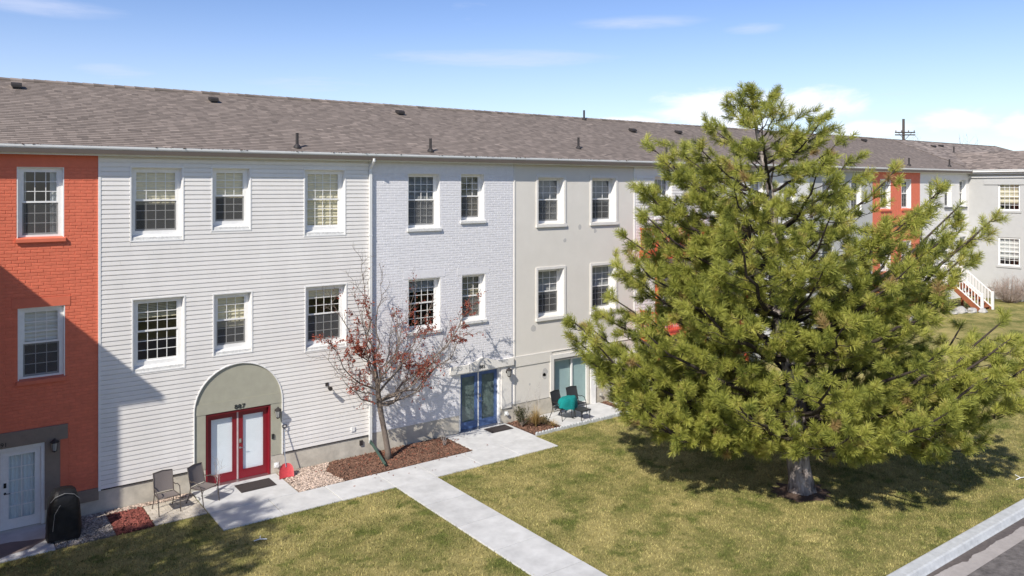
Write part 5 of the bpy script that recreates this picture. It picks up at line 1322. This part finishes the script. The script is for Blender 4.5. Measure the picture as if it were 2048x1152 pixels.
stalks(13.55, -.85, .55, 7, 'low bare twigs at the right end of the bark mulch', 9, .25)
stalks(6.32, -.70, 1.05, 4, 'thin leafless twigs standing in front of the red door', 11, .25)

# white-railed deck and stair by the far corner
def deck():
    x0, x1, y0, zf = 43.6, 48.45, -1.75, 2.95
    t = thing('porch', (46, -.9, 1.5), 'white railed wooden deck with stairs at the right behind the pine', 'porch')
    for i in range(13): MB().box(x0, x1, y0+i*.134, y0+i*.134+.128, zf-.04, zf).build('deck_board', DECKWOOD, t)
    MB().box(x0, x1, y0-.045, y0-.002, zf-.26, zf-.02).build('rim_joist', DECKWOOD, t)
    for x in (x0+.08, 46, x1-.08): MB().box(x-.06, x+.06, y0+.02, y0+.14, 1.0, zf-.05).build('post', DECKWOOD, t)
    def post(x, y, z): MB().box(x-.05, x+.05, y-.05, y+.05, z, z+1.05).build('rail_post', WHITE, t)
    def rail(p, q, n):
        p, q = Vector(p), Vector(q); d = q-p
        for hz in (.10, .92):
            b = MB(); o = Vector((0, 0, .035)); s = Vector((.022, 0, 0)) if abs(d.y) > abs(d.x) else Vector((0, .022, 0)); up = Vector((0,0,hz))
            pts = [p-s-o+up, p+s-o+up, p+s+o+up, p-s+o+up, q-s-o+up, q+s-o+up, q+s+o+up, q-s+o+up]
            b.poly(pts, [(0,3,2,1),(4,5,6,7),(0,1,5,4),(1,2,6,5),(2,3,7,6),(3,0,4,7)]).build('rail', WHITE, t)
        for i in range(n):
            c = p.lerp(q, (i+.5)/n); MB().box(c.x-.018, c.x+.018, c.y-.018, c.y+.018, c.z+.12, c.z+.9).build('baluster', WHITE, t)
    sx0, sx1 = 47.1, 48.4; yt, yb = y0-.05, -3.35; zb = gz(47.5, 0)-.02
    for x in (x0+.06, 45.3, sx0, sx1): post(x, y0+.06, zf)
    rail((x0+.06, y0+.06, zf), (45.3, y0+.06, zf), 12); rail((45.3, y0+.06, zf), (sx0, y0+.06, zf), 12); rail((sx1, y0+.06, zf), (sx1, -.1, zf), 11); rail((x0+.06, y0+.06, zf), (x0+.06, -.1, zf), 11)
    n = 7; rz = (zf-zb)/n; run = (yt-yb)/n
    for i in range(n-1):
        z = zf-(i+1)*rz; y = yt-i*run; MB().box(sx0, sx1, y-run-.02, y, z-.04, z).build('tread', DECKWOOD, t)
    for x in (sx0-.03, sx1): MB().extr([(yt, zf-.05), (yb, zb+.02), (yb, zb-.05), (yb+.35, zb-.05), (yt, zf-.36)], 'x', x, x+.03).build('stringer', DECKWOOD, t)
    for x in (sx0, sx1): post(x, yb+.05, zb); rail((x, y0+.06, zf), (x, yb+.05, zb+.03), 10)
deck()
def boulder(x, y, r, label, seed):
    rnd = random.Random(seed); b = MB(); n, m = 9, 6; z0 = gz(x, y); pts = []
    for j in range(m+1):
        for k in range(n):
            q = 2*math.pi*k/n; f = math.pi*j/m; rr = r*(1+rnd.uniform(-.2, .2)); pts.append((x+rr*math.sin(f)*math.cos(q), y+rr*.8*math.sin(f)*math.sin(q), z0+r*.15-rr*.6*math.cos(f)))
    f = [(j*n+k, j*n+(k+1)%n, (j+1)*n+(k+1)%n, (j+1)*n+k) for j in range(m) for k in range(n)]
    o = b.poly(pts, f).build('boulder', ROCK); tag(o, label, 'rock', 'pale boulders by the deck stairs')
for i, (x, y, r) in enumerate(((46.1, -2.6, .42), (46.5, -3.0, .34), (45.4, -2.5, .3), (46.9, -3.4, .28))): boulder(x, y, r, ('largest pale boulder beside the stairs of the white railed deck', 'middle pale boulder in the row beside the white deck stairs', 'small pale boulder farthest from the foot of the deck stairs', 'smallest pale boulder nearest the foot of the deck stairs')[i], i)
for i, (px, py, r) in enumerate(((1830, 652, .38), (1850, 647, .3))):
    x, y = ground_at(px, py, 1.05); boulder(x, y, r, ('larger pale boulder on the lawn behind the right side of the pine', 'smaller pale boulder on the lawn behind the right side of the pine')[i], 20+i)
# utility pole far behind the roofs
def pole():
    d = 90; r_ = (1807-CX)/FPX; X, Y = d*(FW[0]+RT[0]*r_), d*(FW[1]+RT[1]*r_)-CAM_D; zt = CAM_H+(HY-238)/FPX*d
    t = thing('utility_pole', (X, Y, 0), 'wooden utility pole with crossarm rising behind the roof', 'utility pole')
    MB().tube([(X, Y, 0), (X, Y, zt)], [.2, .14], 10).build('pole', POLEWOOD, t)
    za = CAM_H+(HY-265)/FPX*d; u = Vector((RT[0], RT[1], 0)).normalized()
    for dz in (0, -.28): MB().tube([Vector((X, Y-.18, za+dz))-u*1.15, Vector((X, Y-.18, za+dz))+u*1.15], .07, 4).build('crossarm', POLEWOOD, t)
    for s in (-1.05, -.4, .4, 1.05): c = Vector((X, Y-.18, za))+u*s; MB().lathe([(.03,.05),(.07,.12),(.07,.2),(.03,.26)], tuple(c), 8).build('insulator', mat('grey_porcelain', (.2,.18,.17), .4), t)
    for s in (-1, 1): MB().tube([Vector((X, Y-.18, za-.05))+u*s*.75, Vector((X, Y-.1, za-.9))], .03, 4).build('brace', POLEWOOD, t)
pole()
# leaf litter along the gutter edge
def litter():
    rg = np.random.default_rng(3); n = 420; X = np.concatenate([rg.uniform(5, 23, n-60), rg.uniform(1.3, 5, 60)]); m_ = np.sin(X*1.3)+np.sin(X*3.7+1)+rg.normal(0, .6, n) > -.2; X = X[m_]; n = len(X)
    C = np.stack([X, rg.uniform(-OH-.03, -OH+.03, n), rg.uniform(9.615, 9.635, n)], 1); S = np.stack([rg.uniform(.008, .03, n), rg.uniform(.006, .02, n), rg.uniform(.004, .012, n)], 1)
    o = box_cloud('leaf_litter', C, S, SOIL, None, rotz_random(n, .4)); tag(o, 'dark leaf litter caught along the white gutter', 'leaf litter')
litter()
def twig_scrap(x, y, label, s):
    b = MB(); z = gz(x, y)+.04; b.tube([(x-.14*s, y+.03, z), (x, y, z+.02), (x+.15*s, y-.05, z)], .014, 5); b.tube([(x, y, z+.02), (x+.04, y+.10*s, z+.05)], .010, 5)
    o = b.build('twig', WHITEPL); tag(o, label, 'twig')
twig_scrap(6.33, -4.15, 'small white forked twig lying on the front lawn', 1); twig_scrap(25.6, -13.35, 'pale stick lying on the lawn near the kerb', 1.6)

def fallen_leaves():
    rg = np.random.default_rng(8); n = 300; X = rg.normal(11.9, 1.1, n); Y = -.15-np.abs(rg.normal(0, .95, n)); Z = np.where((Y < -1.83) & (Y > -3.1), .042, .05)
    o = box_cloud('fallen_leaves', np.stack([X, Y, Z], 1), np.stack([rg.uniform(.012, .03, n), rg.uniform(.008, .018, n), np.full(n, .002)], 1), mat('dry_red_leaf', (.22, .07, .04), .9, .3, 20, tone=.5), None, rotz_random(n, .35), rg.random(n))
    tag(o, 'scattered dry red leaves under the small red-leaved tree', 'leaves')
fallen_leaves()
